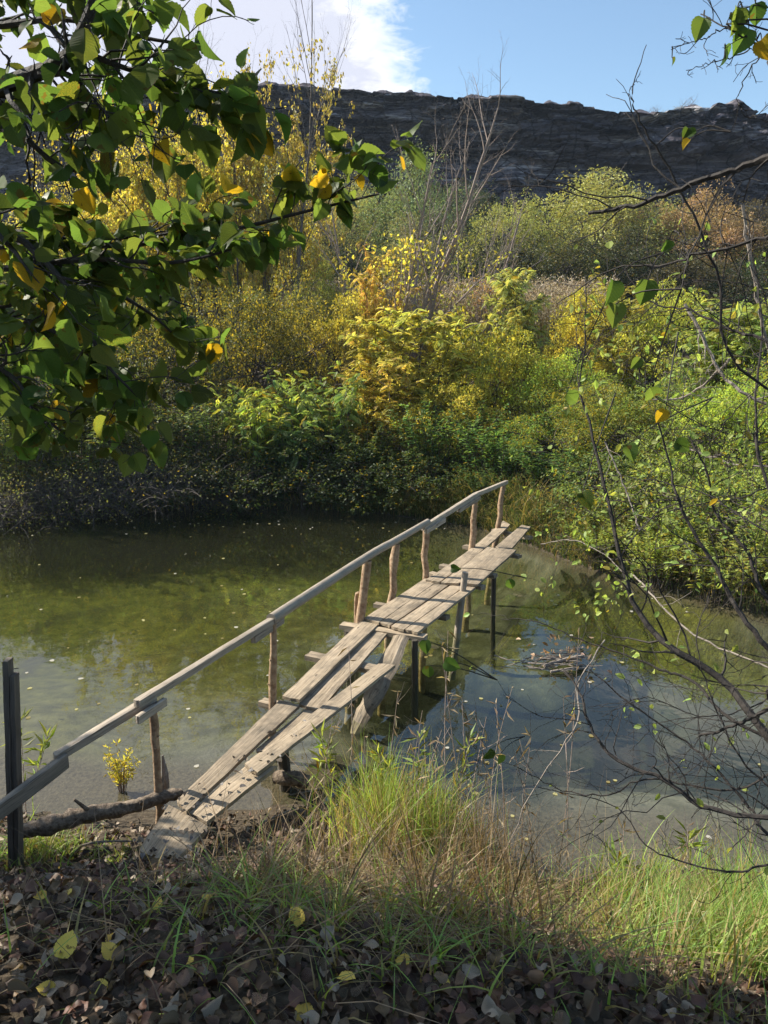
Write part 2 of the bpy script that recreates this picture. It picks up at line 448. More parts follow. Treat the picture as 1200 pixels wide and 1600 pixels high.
def water_mat():
    m, nt, out = new_mat('water'); pos = nd(nt, 'ShaderNodeNewGeometry').outputs['Position']
    tr = nd(nt, 'ShaderNodeBsdfTransparent'); tr.inputs[0].default_value = (.94, .96, .88, 1)
    gl = nd(nt, 'ShaderNodeBsdfGlossy', i_Roughness=.015); gl.inputs[0].default_value = (1, 1, 1, 1)
    df = nd(nt, 'ShaderNodeBsdfDiffuse'); df.inputs[0].default_value = (.26, .26, .13, 1)
    n1 = noise(nt, mapping(nt, pos, (1, .8, 1)), 2.2, 3, .5, .4); n2 = noise(nt, mapping(nt, pos, (1, .7, 1)), 14, 2)
    hb = math_(nt, 'ADD', n1, math_(nt, 'MULTIPLY', n2, .08))
    b = nd(nt, 'ShaderNodeBump', i_Strength=.035, i_Distance=.12); lk(nt, hb, b.inputs['Height'])
    lk(nt, b.outputs[0], gl.inputs['Normal'])
    fr = nd(nt, 'ShaderNodeFresnel', i_IOR=1.55); lk(nt, b.outputs[0], fr.inputs['Normal'])
    a = nd(nt, 'ShaderNodeMixShader', i_0=.035); lk(nt, tr.outputs[0], a.inputs[1]); lk(nt, df.outputs[0], a.inputs[2])
    x = nd(nt, 'ShaderNodeMixShader'); geo = nd(nt, 'ShaderNodeNewGeometry').outputs['Backfacing']      # the unrefracted light below the surface must not meet total reflection
    lk(nt, math_(nt, 'ADD', math_(nt, 'MULTIPLY', fr.outputs[0], math_(nt, 'SUBTRACT', 1.0, geo)), math_(nt, 'MULTIPLY', geo, .07)), x.inputs[0]); lk(nt, a.outputs[0], x.inputs[1]); lk(nt, gl.outputs[0], x.inputs[2])
    lk(nt, x.outputs[0], out.inputs['Surface'])
    va = nd(nt, 'ShaderNodeVolumeAbsorption', i_Density=.45); va.inputs[0].default_value = (.62, .68, .40, 1)
    lk(nt, va.outputs[0], out.inputs['Volume'])
    return m


def cliff_mat():
    m, nt, out = new_mat('cliff_rock'); pos = nd(nt, 'ShaderNodeNewGeometry').outputs['Position']
    w = mapping(nt, pos, (.10, .10, .55)); n1 = noise(nt, w, 1.0, 8, .65, .8)
    n2 = noise(nt, mapping(nt, pos, (.35, .35, 1.6)), 1.0, 6, .7, .5)
    n3 = noise(nt, mapping(nt, pos, (.045, .045, .12)), 1.0, 4)
    c = mixc(nt, ramp(nt, n2, [(.35, 0), (.7, 1)]), (.042, .038, .050), (.135, .125, .145))
    n4 = noise(nt, mapping(nt, pos, (.16, .16, 1.5)), 1.0, 6, .7, .6)
    c = mixc(nt, ramp(nt, n4, [(.55, 0), (.63, .85)]), c, (.42, .40, .41))
    c = mixc(nt, ramp(nt, n1, [(.58, 0), (.66, .6)]), c, (.22, .20, .205))
    c = mixc(nt, ramp(nt, n3, [(.45, 0), (.7, .6)]), c, (.10, .078, .078))
    crk = noise(nt, mapping(nt, pos, (.05, .05, 1.15)), 1.0, 5, .55, .5)
    crk = math_(nt, 'ABSOLUTE', math_(nt, 'SUBTRACT', math_(nt, 'FRACT', math_(nt, 'MULTIPLY', crk, 5.0)), .5))
    c = mixc(nt, ramp(nt, crk, [(.0, .95), (.16, 0)]), c, (.008, .007, .010))
    vc = nd(nt, 'ShaderNodeTexVoronoi', feature='DISTANCE_TO_EDGE', i_Scale=1.0); lk(nt, mapping(nt, pos, (.42, .42, .75)), vc.inputs['Vector'])
    c = mixc(nt, ramp(nt, vc.outputs['Distance'], [(.0, .8), (.05, 0)]), c, (.010, .009, .013))
    p = nd(nt, 'ShaderNodeBsdfPrincipled', i_Roughness=.95); lk(nt, c, p.inputs['Base Color']); p.inputs['Specular IOR Level'].default_value = .1
    b = nd(nt, 'ShaderNodeBump', i_Strength=.9, i_Distance=.5); lk(nt, math_(nt, 'ADD', n1, n2), b.inputs['Height']); lk(nt, b.outputs[0], p.inputs['Normal'])
    lk(nt, p.outputs[0], out.inputs[0]); return m


M_GROUND, M_WATER, M_CLIFF = ground_mat(), water_mat(), cliff_mat()

# ------------------------------------------------------------------ the lie of the land
NX = [-200, -30, -10, -4, -2.4, -.5, .3, 1.1, 2.3, 5, 10, 30, 200]
NY = [6, 6, 6.2, 5.6, 5.15, 5.4, 5.15, 4.6, 4.7, 4.4, 3.8, 2, 2]
FX = [-200, -30, -12, -7.6, -3.5, 0, 1.8, 2.6, 3.5, 5.1, 8, 14, 30, 200]
FY = [12, 12, 14.2, 14.8, 16.5, 16.0, 14.6, 13.3, 11.4, 9.8, 8.8, 8.4, 9, 9]


def ground_h(x, y):
    x = np.asarray(x, float); y = np.asarray(y, float)
    wob = (fbm(x*.9, y*.9, 3.3)-.5)*.5
    yn = np.interp(x, NX, NY)+wob; yf = np.interp(x, FX, FY)+wob*1.4
    t = np.clip((y-yn)/(yf-yn), 0, 1)
    prof = np.minimum(1, np.minimum(t/.42, (1-t)/.16)); prof = prof*prof*(3-2*prof)
    bed = -(.72+.45*(fbm(x*.35, y*.35, 8.8)-.3))*prof + (fbm(x*2, y*2, 1.1)-.5)*.12*prof - .9*np.exp(-((x-1.3)/1.7)**2-((y-7.8)/1.7)**2)*prof
    dn = yn-y
    near = np.interp(dn, [0, .3, 1, 2, 3, 4, 7, 40], [0, .08, .27, .95, 1.65, 2.0, 2.15, 2.6]) + (fbm(x*1.5, y*1.5, 5.5, 5)-.5)*.22*np.clip(dn, 0, 1)
    df = y-yf
    far = np.interp(df, [0, .35, 1.5, 6, 18, 32, 44, 54, 400], [0, .32, .55, .8, 1.5, 3.2, 6.5, 10, 10]) + (fbm(x*.6, y*.6, 7.7, 4)-.5)*.35*np.clip(df, 0, 1)
    return np.where(dn > 0, near, np.where(df > 0, far, bed))


def grid_axis(segs):
    out = []
    for a, b, s in segs: out += list(np.arange(a, b, s))
    return np.array(out+[segs[-1][1]])


gx = grid_axis([(-220, -40, 12), (-40, -12, 1.4), (-12, -5, .3), (-5, 5, .09), (5, 12, .3), (12, 40, 1.4), (40, 220, 12)])
gy = grid_axis([(-60, -6, 4), (-6, 0, .4), (0, 7, .08), (7, 17, .14), (17, 30, .6), (30, 70, 1.5), (70, 72, 1)])
X, Y = np.meshgrid(gx, gy)
V = np.stack([X, Y, ground_h(X, Y)], -1).reshape(-1, 3)
ny, nx = X.shape; i = np.arange(ny-1)[:, None]*nx; j = np.arange(nx-1)[None]
quads = np.stack([i+j, i+j+1, i+nx+j+1, i+nx+j], -1).reshape(-1, 4)
mb = MB(); mb.add(V, quads, (0, 0, 0))
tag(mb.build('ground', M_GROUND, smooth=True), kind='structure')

# water: a closed body from its level surface down below the bed
wx0, wx1, wy0, wy1, wb = -210, 210, 1.2, 19.5, -2.6
mb = MB()
mb.add([[wx0, wy0, 0], [wx1, wy0, 0], [wx1, wy1, 0], [wx0, wy1, 0], [wx0, wy0, wb], [wx1, wy0, wb], [wx1, wy1, wb], [wx0, wy1, wb]],
       [[0, 1, 2, 3], [7, 6, 5, 4], [0, 4, 5, 1], [1, 5, 6, 2], [2, 6, 7, 3], [3, 7, 4, 0]], (0, 0, 0))
tag(mb.build('river_water', M_WATER), kind='structure')

# cliff with ledges and a plateau behind its rim
CY = 70.0
TOPS = [(-900, 150), (-300, 160), (0, 150), (200, 142), (330, 150), (400, 136), (470, 133), (560, 139), (600, 150), (640, 146), (700, 155), (740, 161), (800, 164), (900, 170), (960, 178), (1000, 184),
        (1090, 188), (1104, 175), (1138, 175), (1148, 190), (1200, 192), (1500, 215), (2100, 240)]
tp = [at(px, py, Y=CY) for px, py in TOPS]
cxs = np.linspace(-80, 80, 1400); ztop = np.interp(cxs, [p[0] for p in tp], [p[2] for p in tp]) + (fbm(cxs*.35, 0, 4, 4)-.5)*.6 + (np.floor(vn(cxs*.55, 3)*3)/3-.5)*.5
rows = 230; tt = np.linspace(0, 1, rows)
Xc = np.repeat(cxs[None], rows, 0); Zc = ztop[None]*tt[:, None] + 4.5*(1-tt[:, None])
warp = (fbm(Xc*.05, Zc*.08, 1.5, 4)-.5)*4
rl = np.random.RandomState(5); edges = np.cumsum(rl.uniform(.25, 1.5, 60))-8; dz_top = ztop[None]-Zc+warp*.5       # beds measured down from the rim
li = np.searchsorted(edges, dz_top)
setb = rl.uniform(-.7, .7, 80)
cell = np.floor(Xc/(1.2+1.6*vn(li*3.7, 0))+vn(li*1.3, 5)*9+(fbm(Xc*.3, Zc*.4, 3, 3)-.5)*2)
blk = _h(cell.astype(np.int64), li.astype(np.int64), np.int64(3)+0*li.astype(np.int64))
rough_ = (fbm(Xc*.9, Zc*1.4, 2.2, 5, .6)-.5)
big = (fbm(Xc*.045, Zc*.05, 6.1, 4)-.5)*8
low_ = np.clip((dz_top-8)/6, 0, 1)                                      # smoother face below the beds
slope = (1-tt[:, None])**1.6*7
Yc = CY - slope + big + setb[li]*(1-.6*low_)*vn(Xc*.09, li*2.1)*1.6 + (blk-.5)*1.1*(1-.5*low_) + rough_*1.6 + 1.4*np.clip((dz_top-2.2)/1.5, 0, 1)*np.clip((8-dz_top)/4, 0, 1) - np.clip((tt[:, None]-.95)/.05, 0, 1)*.9
Zc = Zc + rough_*.35
Vc = np.stack([Xc, Yc, Zc], -1).reshape(-1, 3)
ext = []
for k, (dy, dz) in enumerate([(1.0, .25), (4, .1), (12, .6), (40, -1), (140, -6)]):
    ext.append(np.stack([cxs*(1+.02*k), Yc[-1]+dy, ztop+dz+(vn(cxs*.8, k*3.3)-.5)*.7], -1))
Vc = np.vstack([Vc]+ext); R = rows+5; n_ = len(cxs)
i = np.arange(R-1)[:, None]*n_; j = np.arange(n_-1)[None]
mb = MB(); mb.add(Vc, np.stack([i+j, i+j+1, i+n_+j+1, i+n_+j], -1).reshape(-1, 4), (0, 0, 0))
tag(mb.build('cliff', M_CLIFF), kind='structure')

# ------------------------------------------------------------------ plant prototypes (each kept as its first placement)
def grow(out, p, d, L, r, lv, P):
    """recursive limbs; out gets (points, radii, level)"""
    n = P['seg'][lv]; pts = [np.array(p, float)]; d = unit(np.array(d, float))
    for k in range(n):
        d = unit(d + rs.normal(0, P['wander'][lv], 3) + np.array([0, 0, P['trop'][lv]]))
        pts.append(pts[-1]+d*L/n)
    pts = np.array(pts); rad = r*np.linspace(1, P.get('taper', .3), n+1)
    out.append((pts, rad, lv))
    if lv+1 >= len(P['seg']): return
    for c in range(P['kids'][lv]):
        t = P['from'][lv] + (1-P['from'][lv])*(c+rs.rand())/P['kids'][lv]
        k = min(int(t*n), n-1); f = t*n-k; q = pts[k]*(1-f)+pts[k+1]*f
        dd = unit(pts[k+1]-pts[k]); side = unit(np.cross(dd, rs.normal(size=3)))
        a = math.radians(P['angle'][lv]*(.7+.6*rs.rand()))
        grow(out, q, dd*math.cos(a)+side*math.sin(a), L*P['ratio'][lv]*(.6+.6*rs.rand())*(1-.45*t), max(rad[k]*.6, .002), lv+1, P)


def limbs_mesh(mb, out, sides=(7, 5, 4, 3, 3)):
    for pts, rad, lv in out: tube(mb, pts, rad, sides[min(lv, 4)])


def rand_dirs(n): return unit(rs.normal(size=(n, 3)))


def lobe_crown(T, H, R, nl, per, L, wr, seed, low=.15, droop=.35, lobe=.3, gap=.42, peak=1.0):
    """foliage in uneven lobes over an egg-shaped body, thinned by noise"""
    global rs; rs = np.random.RandomState(seed)
    c = rand_dirs(nl*3); c = c[c[:, 2] > -.75][:nl]; rr = rs.uniform(.35, 1.0, (len(c), 1))**.5
    c = c*rr*np.array([R, R, H*(1-low)/2])*(.80+.35*rs.rand(len(c), 1)); c[:, 2] += H*(1+low)/2-.12*H
    top = np.clip((c[:, 2]/H-.55)/.45, 0, 1)[:, None]; c[:, :2] *= 1-.35*top*peak
    lr = R*lobe*(.6+.8*rs.rand(len(c)))
    mb = MB()
    n = len(c)*per; ci = np.repeat(np.arange(len(c)), per)
    d = rand_dirs(n); d[:, 2] = np.abs(d[:, 2])*1.1 - .35; d = unit(d)
    rad = lr[ci]*(.45+.6*rs.rand(n)**.6); P = c[ci]+d*rad[:, None]*np.array([1, 1, .8])
    keep = fbm(P[:, 0]*2.2/R*1.6, P[:, 1]*2.2/R*1.6, P[:, 2]*2.2/R*1.6, 3) > gap
    keep &= P[:, 2] > .02*H
    P, d = P[keep], d[keep]; m = len(P)
    D = unit(d*.8 + rs.normal(0, .55, (m, 3)) + np.array([0, 0, -droop])); N = unit(d*.5+rs.normal(0, .5, (m, 3))+np.array([0, 0, .7]))
    LL = L*rs.uniform(.6, 1.25, m)
    # leaves of one clump share their tint
    tint = np.clip(.6*vn(P[:, 0]*3/R, P[:, 1]*3/R, P[:, 2]*3/R)+.5*rs.rand(m), 0, 1)
    scatter(mb, T, P, D, N, LL, LL*wr, tint)
    return mb, c


def stems_to(mbs, c, H, nstem=5, r=.05, spread=.12):
    for k in range(nstem):
        a = rs.rand()*6.28
        sel = c[rs.choice(len(c), min(len(c), 7), replace=False)]
        root = np.array([math.cos(a), math.sin(a), 0])*spread*rs.rand()
        fork = root+np.array([math.cos(a)*.12*H, math.sin(a)*.12*H, H*(.28+.15*rs.rand())])
        tube(mbs, smooth_line([root-np.array([0, 0, .2]), (root+fork)/2+rs.normal(0, .03*H, 3), fork], 6), np.linspace(r, r*.6, 6), 6)
        for q in sel:
            mid = (fork+q)/2 + rs.normal(0, .04*H, 3)
            tube(mbs, smooth_line([fork, mid, q], 6), np.linspace(r*.5, r*.1, 6), 4)
            for _ in range(4):
                tube(mbs, [q*.6+mid*.4, q+rs.normal(0, .06*H, 3)+[0, 0, .02*H]], [r*.14, r*.05], 3)


PROTO = {}


def proto(kind, mb_st, mb_cr, mst, mcr, H, R, names=('stems', 'foliage')): PROTO[kind] = dict(st=mb_st, cr=mb_cr, mst=mst, mcr=mcr, H=H, R=R, first=None, names=names)


def lobed(kind, T, H, R, nl, per, L, wr, seed, mcr, r=.05, nstem=5, names=('stems', 'foliage'), **kw):
    mb, c = lobe_crown(T, H, R, nl, per, L, wr, seed, **kw)
    ms = MB(); stems_to(ms, c, H, nstem, r, .1*R); proto(kind, ms, mb, M_BARK, mcr, H, R, names)


TC = ('trunk', 'crown')
lobed('willow0', DIA, 8, 4, 90, 330, .17, .42, 11, M_FAR, r=.16, names=TC, gap=.44)
lobed('willow1', DIA, 8, 4, 70, 400, .18, .45, 12, M_FAR, r=.16, names=TC, gap=.46, lobe=.26)
lobed('willow2', DIA, 8, 4, 110, 260, .16, .40, 13, M_FAR, r=.16, names=TC, gap=.45, lobe=.22)
lobed('bush0', DIA, 4, 2, 80, 260, .085, .5, 21, M_LEAF, low=.0, gap=.44, lobe=.24, peak=.6)
lobed('bush1', DIA, 4, 2, 60, 330, .09, .42, 22, M_TURN, low=.0, gap=.47, lobe=.22, peak=1.2)
lobed('bush2', DIA, 4, 2, 95, 210, .08, .55, 23, M_TURN, low=.0, gap=.46, lobe=.19, peak=.8)
lobed('shrub0', OVAL, 2.4, 1.3, 60, 80, .075, .55, 31, M_LEAF, low=.0, gap=.42, lobe=.24, r=.025)
lobed('vine0', OVAL, 3.2, 1.3, 70, 120, .075, .7, 33, M_TURN, low=.0, gap=.40, lobe=.24, r=.03, droop=1.2, peak=-.5)


def frond_plant(kind, seed, H, R, nst, per, FL, mcr, P=None, r=.03, T=FROND, start=.25, names=('stems', 'foliage')):
    global rs; rs = np.random.RandomState(seed); ms, mc = MB(), MB()
    for k in range(nst):
        a = rs.rand()*6.28; lean = R/H*rs.rand()**.7
        L = H*(.65+.35*rs.rand()); p0 = np.array([math.cos(a), math.sin(a), 0])*R*.25*rs.rand()
        tipv = np.array([math.cos(a)*lean*L, math.sin(a)*lean*L, L])
        pts = smooth_line([p0-[0, 0, .1], p0+tipv*.5+rs.normal(0, .03*H, 3)+[0, 0, .06*H], p0+tipv], 9)
        tube(ms, pts, np.linspace(r, r*.15, 9), 4)
        # side shoots
        shoots = [(pts, start)]
        for q in range(P or 0):
            i0 = rs.randint(2, 8); dd = rand_dirs(1)[0]; dd[2] = abs(dd[2])*.6+.15; sp = np.array([pts[i0], pts[i0]+dd*L*.12, pts[i0]+dd*L*.24+[0, 0, -.01*L]])
            sp = smooth_line(sp, 5); tube(ms, sp, np.linspace(r*.4, r*.1, 5), 3); shoots.append((sp, .3))
        for sp, s0 in shoots:
            m = per if sp is pts else max(3, per//3)
            t = (s0+(1-s0)*rs.rand(m)**.8)*(len(sp)-1); i0 = np.minimum(t.astype(int), len(sp)-2); f = (t-i0)[:, None]
            q = sp[i0]*(1-f)+sp[i0+1]*f
            D = rand_dirs(m); D[:, 2] = D[:, 2]*.35+.1; D = unit(D)
            N = unit(np.array([0, 0, 1.])+rs.normal(0, .25, (m, 3)))
            LL = FL*rs.uniform(.6, 1.2, m)*(1-.35*(t/(len(sp)-1)))
            scatter(mc, T, q, D, N, LL, LL*(1 if T is FROND else .4))
    proto(kind, ms, mc, M_BARK, mcr, H, R, names)


frond_plant('sapling0', 41, 4, 1.2, 6, 60, .27, M_LEAF, P=13, names=TC)
frond_plant('sapling1', 42, 4, 1.2, 8, 52, .25, M_TURN, P=12, names=TC)
frond_plant('fern0', 43, 1.6, 1.0, 34, 20, .24, M_LEAF, r=.012)
LONG = (T_dia()[0]*np.array([1, 1, 1])+np.array([0, 0, 0]), T_dia()[1])
frond_plant('herb0', 44, 1.3, .9, 55, 34, .12, M_LEAF, r=.007, T=OVAL)
frond_plant('herb1', 45, 1.3, .9, 60, 42, .10, M_LEAF, r=.006, T=DIA)


def slender(kind, seed, leaves, H=11, mst=M_BARK, mcr=M_TURN, L=.10, ntr=3, top=.86, sp=.16):
    global rs; rs = np.random.RandomState(seed); ms, mc = MB(), MB(); out = []
    P = dict(seg=[12, 8, 5, 3], wander=[.05, .09, .14, .2], trop=[.03, .10, .08, .05], kids=[14, 7, 4], angle=[32, 34, 40], ratio=[.42, .42, .5], **{'from': [.22, .2, .2]}, taper=.15)
    for k in range(ntr):
        a = k*2.1+rs.rand(); grow(out, (.15*math.cos(a), .15*math.sin(a), -.1), (sp*math.cos(a), sp*math.sin(a), 1), H*(1 if k == 0 else .75+.2*rs.rand()), .085 if k == 0 else .06, 0, P)
    limbs_mesh(ms, out, (6, 4, 3, 3))
    for pts, rad, lv in out:
        if lv < 2: continue
        z = pts[-1][2]/H
        m = int(leaves*(1 if z < top*.8 else .25 if z < top else .02)*(.3+1.4*vn(pts[-1][0]*1.3, pts[-1][1]*1.3, pts[-1][2]*.8)))
        if m < 1: continue
        t = rs.rand(m)*(len(pts)-1); i0 = np.minimum(t.astype(int), len(pts)-2); q = pts[i0]+(pts[i0+1]-pts[i0])*(t-i0)[:, None] + rs.normal(0, .05, (m, 3))
        D = unit(rs.normal(0, .6, (m, 3))+[0, 0, -.7]); N = rand_dirs(m)
        LL = L*rs.uniform(.6, 1.2, m); scatter(mc, DIA, q, D, N, LL, LL*.6)
    proto(kind, ms, mc, mst, mcr, H, 2.2, TC)


slender('slender0', 51, 13, L=.13, sp=.22)
slender('slender1', 52, 12, ntr=4, L=.13, sp=.30)
slender('bare0', 53, 2.2, H=8, mst=M_PINK, L=.10, ntr=5, top=.75, sp=.34)


def brush_proto(kind, seed, H=1.3, R=1.8, n=420):
    global rs; rs = np.random.RandomState(seed); ms, mc = MB(), MB()
    for k in range(n):
        a = rs.rand()*6.28; d = np.array([math.cos(a), math.sin(a), rs.uniform(-.1, 1.0)]); L = rs.uniform(.4, 1.3)
        p = np.array([rs.normal(0, .4*R), rs.normal(0, .25*R), rs.rand()*H*.45])
        mid = p+d*L*.5+[0, 0, .12]; e = p+d*L+[0, 0, -.15+.2*rs.rand()]
        pts = smooth_line([p, mid, e], 6); tube(ms, pts, np.linspace(.008, .002, 6), 3)
        for q in range(4):
            i0 = rs.randint(2, 6); tube(ms, [pts[i0], pts[i0]+rs.normal(0, .13, 3)], [.003, .001], 3)
    n = 2600; P = np.stack([rs.normal(0, .5*R, n), rs.normal(0, .4*R, n), rs.rand(n)*H], 1)
    LL = rs.uniform(.04, .08, n); scatter(mc, DIA, P, rand_dirs(n), rand_dirs(n), LL, LL*.5)
    proto(kind, ms, mc, bpy.data.materials['bark'], M_LEAF, H, R)


brush_proto('brush0', 61)


def place(kind, px, Y, ptop, wpx, color, label, cat='bush', name=None, group=None, rot=None, base=None, stemcol=None):
    P = PROTO[kind]; c = at(px, ptop, Y=Y); x = c[0]
    z0 = float(ground_h(x, Y)) - .05 if base is None else base
    hs = max(.3, (c[2]-z0)/P['H']); depth = Y*math.cos(PITCH)
    ws = wpx/F*depth/(2*P['R'])
    if P['first'] is None:
        o = empty(name or 'bush', (0, 0, 0))
        a = P['st'].build(P['names'][0], P['mst'], o); b = P['cr'].build(P['names'][1], P['mcr'], o); P['first'] = o
    else:
        o = copy_thing(P['first']); o.name = name or 'bush'
    o.location = (x, Y, z0); o.scale = (ws, ws, hs); o.rotation_euler = (0, 0, (px*1.7 + Y*.9) % 6.28 if rot is None else rot)
    if kind.startswith('sapling'): color = (color[0], color[1], color[2]*2.2)
    if color[0] > color[1] and color[2] < .045: color = (color[0], max(color[1], color[0]*.90), color[2])
    for ch in o.children:
        if ch.name.startswith(('foliage', 'crown')): ch.color = tuple(min(.6, q*(BOOST[kind[0]] if kind[0] != 'w' or color[1] > .105 else .8)) for q in color)+(1,)  # dark trees get less boost: understory shade put into their leaf colour
    for k in ('label', 'category', 'group'):
        if k in o: del o[k]
    return tag(o, label, cat, group)


OLV, OLD, YEL, YGR, GRN, DGR, BRN, GOLD = (.15, .155, .05), (.075, .09, .035), (.33, .27, .035), (.23, .28, .03), (.085, .15, .025), (.04, .07, .018), (.17, .10, .06), (.36, .22, .025)
BOOST = dict(w=2.1, b=1.75, s=1.45, v=1.5, f=1.6, h=1.65)
W = ['willow0', 'willow1', 'willow2']
k = 0
for px, Yd, tpy, wd, col, lab in [
    (-120, 47, 280, 260, OLV, 'olive green tree below the cliff at the far left edge of the wood'),
    (70, 49, 285, 240, (.22, .2, .04), 'yellow-olive round tree behind the large dark hazel leaves'),
    (190, 52, 250, 230, (.26, .24, .035), 'yellow-green tree behind the slender yellow trees, furthest left under the cliff'),
    (310, 50, 215, 200, (.28, .25, .04), 'golden green round tree behind the slender yellow trees'),
    (430, 51, 212, 190, (.14, .15, .06), 'grey-green round tree standing left of the gap where the cliff shows'),
    (545, 55, 250, 140, (.2, .2, .06), 'pale olive small round tree behind the bare pink tree'),
    (660, 52, 232, 190, (.10, .13, .05), 'grey-green rounded tree right behind the bare pink tree'),
    (725, 55, 258, 130, (.07, .10, .045), 'dark green tree between two pale ones below the cliff'),
    (800, 47, 290, 190, (.17, .18, .04), 'yellow-olive bushy tree, left one of the bright rounded pair'),
    (930, 48, 258, 250, (.19, .19, .05), 'tallest pale olive rounded tree under the middle of the cliff'),
    (1015, 51, 288, 170, (.15, .15, .05), 'olive tree between the tallest rounded tree and the brown one'),
    (1095, 47, 275, 200, (.19, .12, .06), 'russet brown tree under the right part of the cliff'),
    (1200, 49, 310, 200, (.12, .10, .05), 'dull brownish tree below the cliff at the right picture edge'),
    (1330, 47, 300, 260, OLV, 'olive tree beyond the right picture edge under the cliff'),
    (440, 42, 300, 150, (.16, .15, .045), 'olive bush in front of the grey-green round tree'),
    (230, 42, 300, 220, (.3, .25, .035), 'bright yellow broad bush among the slender trees'),
    (90, 41, 320, 230, (.2, .2, .04), 'yellow-green bush seen in the gap between the hazel branches'),
    (540, 41, 360, 170, (.055, .075, .03), 'dark green bush in the hollow left of the bare pink tree'),
    (650, 41, 330, 170, (.12, .12, .045), 'brown-green bush behind the bare pink tree'),
    (765, 42, 345, 170, (.07, .085, .03), 'dark shadowed tree below the left bright rounded tree'),
    (870, 41, 335, 220, (.085, .10, .03), 'dark green broad tree above the reed bed'),
    (980, 42, 350, 180, (.075, .09, .03), 'dark green tree above the right end of the reed bed'),
    (1090, 40, 370, 200, (.10, .08, .04), 'low brown tree behind the yellow-green shrubs on the right'),
    (1190, 38, 385, 210, (.04, .075, .02), 'deep green bush near the right edge above the shrubs'),
    (330, 37, 350, 190, (.27, .24, .035), 'yellow bush between the feet of the slender trees'),
    (440, 34, 395, 110, (.085, .15, .035), 'fresh green climbing bush below the hazel branch tip'),
]:
    place(W[k % 3], px, Yd, tpy, wd, col, lab, 'tree', 'broadleaf_tree', 'trees and tall bushes below the cliff'); k += 1

for kind, px, Yd, tpy, wd, col, lab in [
    ('slender0', 330, 27, 35, 200, (.33, .26, .035), 'tall slender yellow-leaved tree with bare top, left of the pair by the hazel'),
    ('slender1', 230, 30, 90, 190, (.33, .25, .04), 'slender yellow tree showing between the hazel leaves'),
    ('slender0', 425, 26, -30, 150, (.24, .2, .05), 'tallest thin tree, nearly bare, reaching above the cliff rim'),
    ('slender1', 380, 29, 120, 190, (.34, .27, .035), 'slender golden tree just right of the tall one by the hazel'),
    ('slender0', 285, 28, 120, 160, (.36, .28, .035), 'slender golden tree just left of the tall one by the hazel'),
    ('slender1', 130, 28, 160, 200, (.27, .22, .04), 'yellow slender tree mostly hidden by the hazel leaves'),
]: place(kind, px, Yd, tpy, wd, col, lab, 'tree', 'slender_tree', 'slender yellow trees on the left of the far bank')
place('bare0', 600, 23, 150, 300, (.36, .25, .03), 'bare pinkish many-stemmed tree with a few yellow leaves in front of the cliff', 'tree', 'bare_tree')
place('bare0', 720, 27, 290, 170, (.2, .12, .06), 'low brownish bare tree right of the tall pink one', 'tree', 'bare_tree')

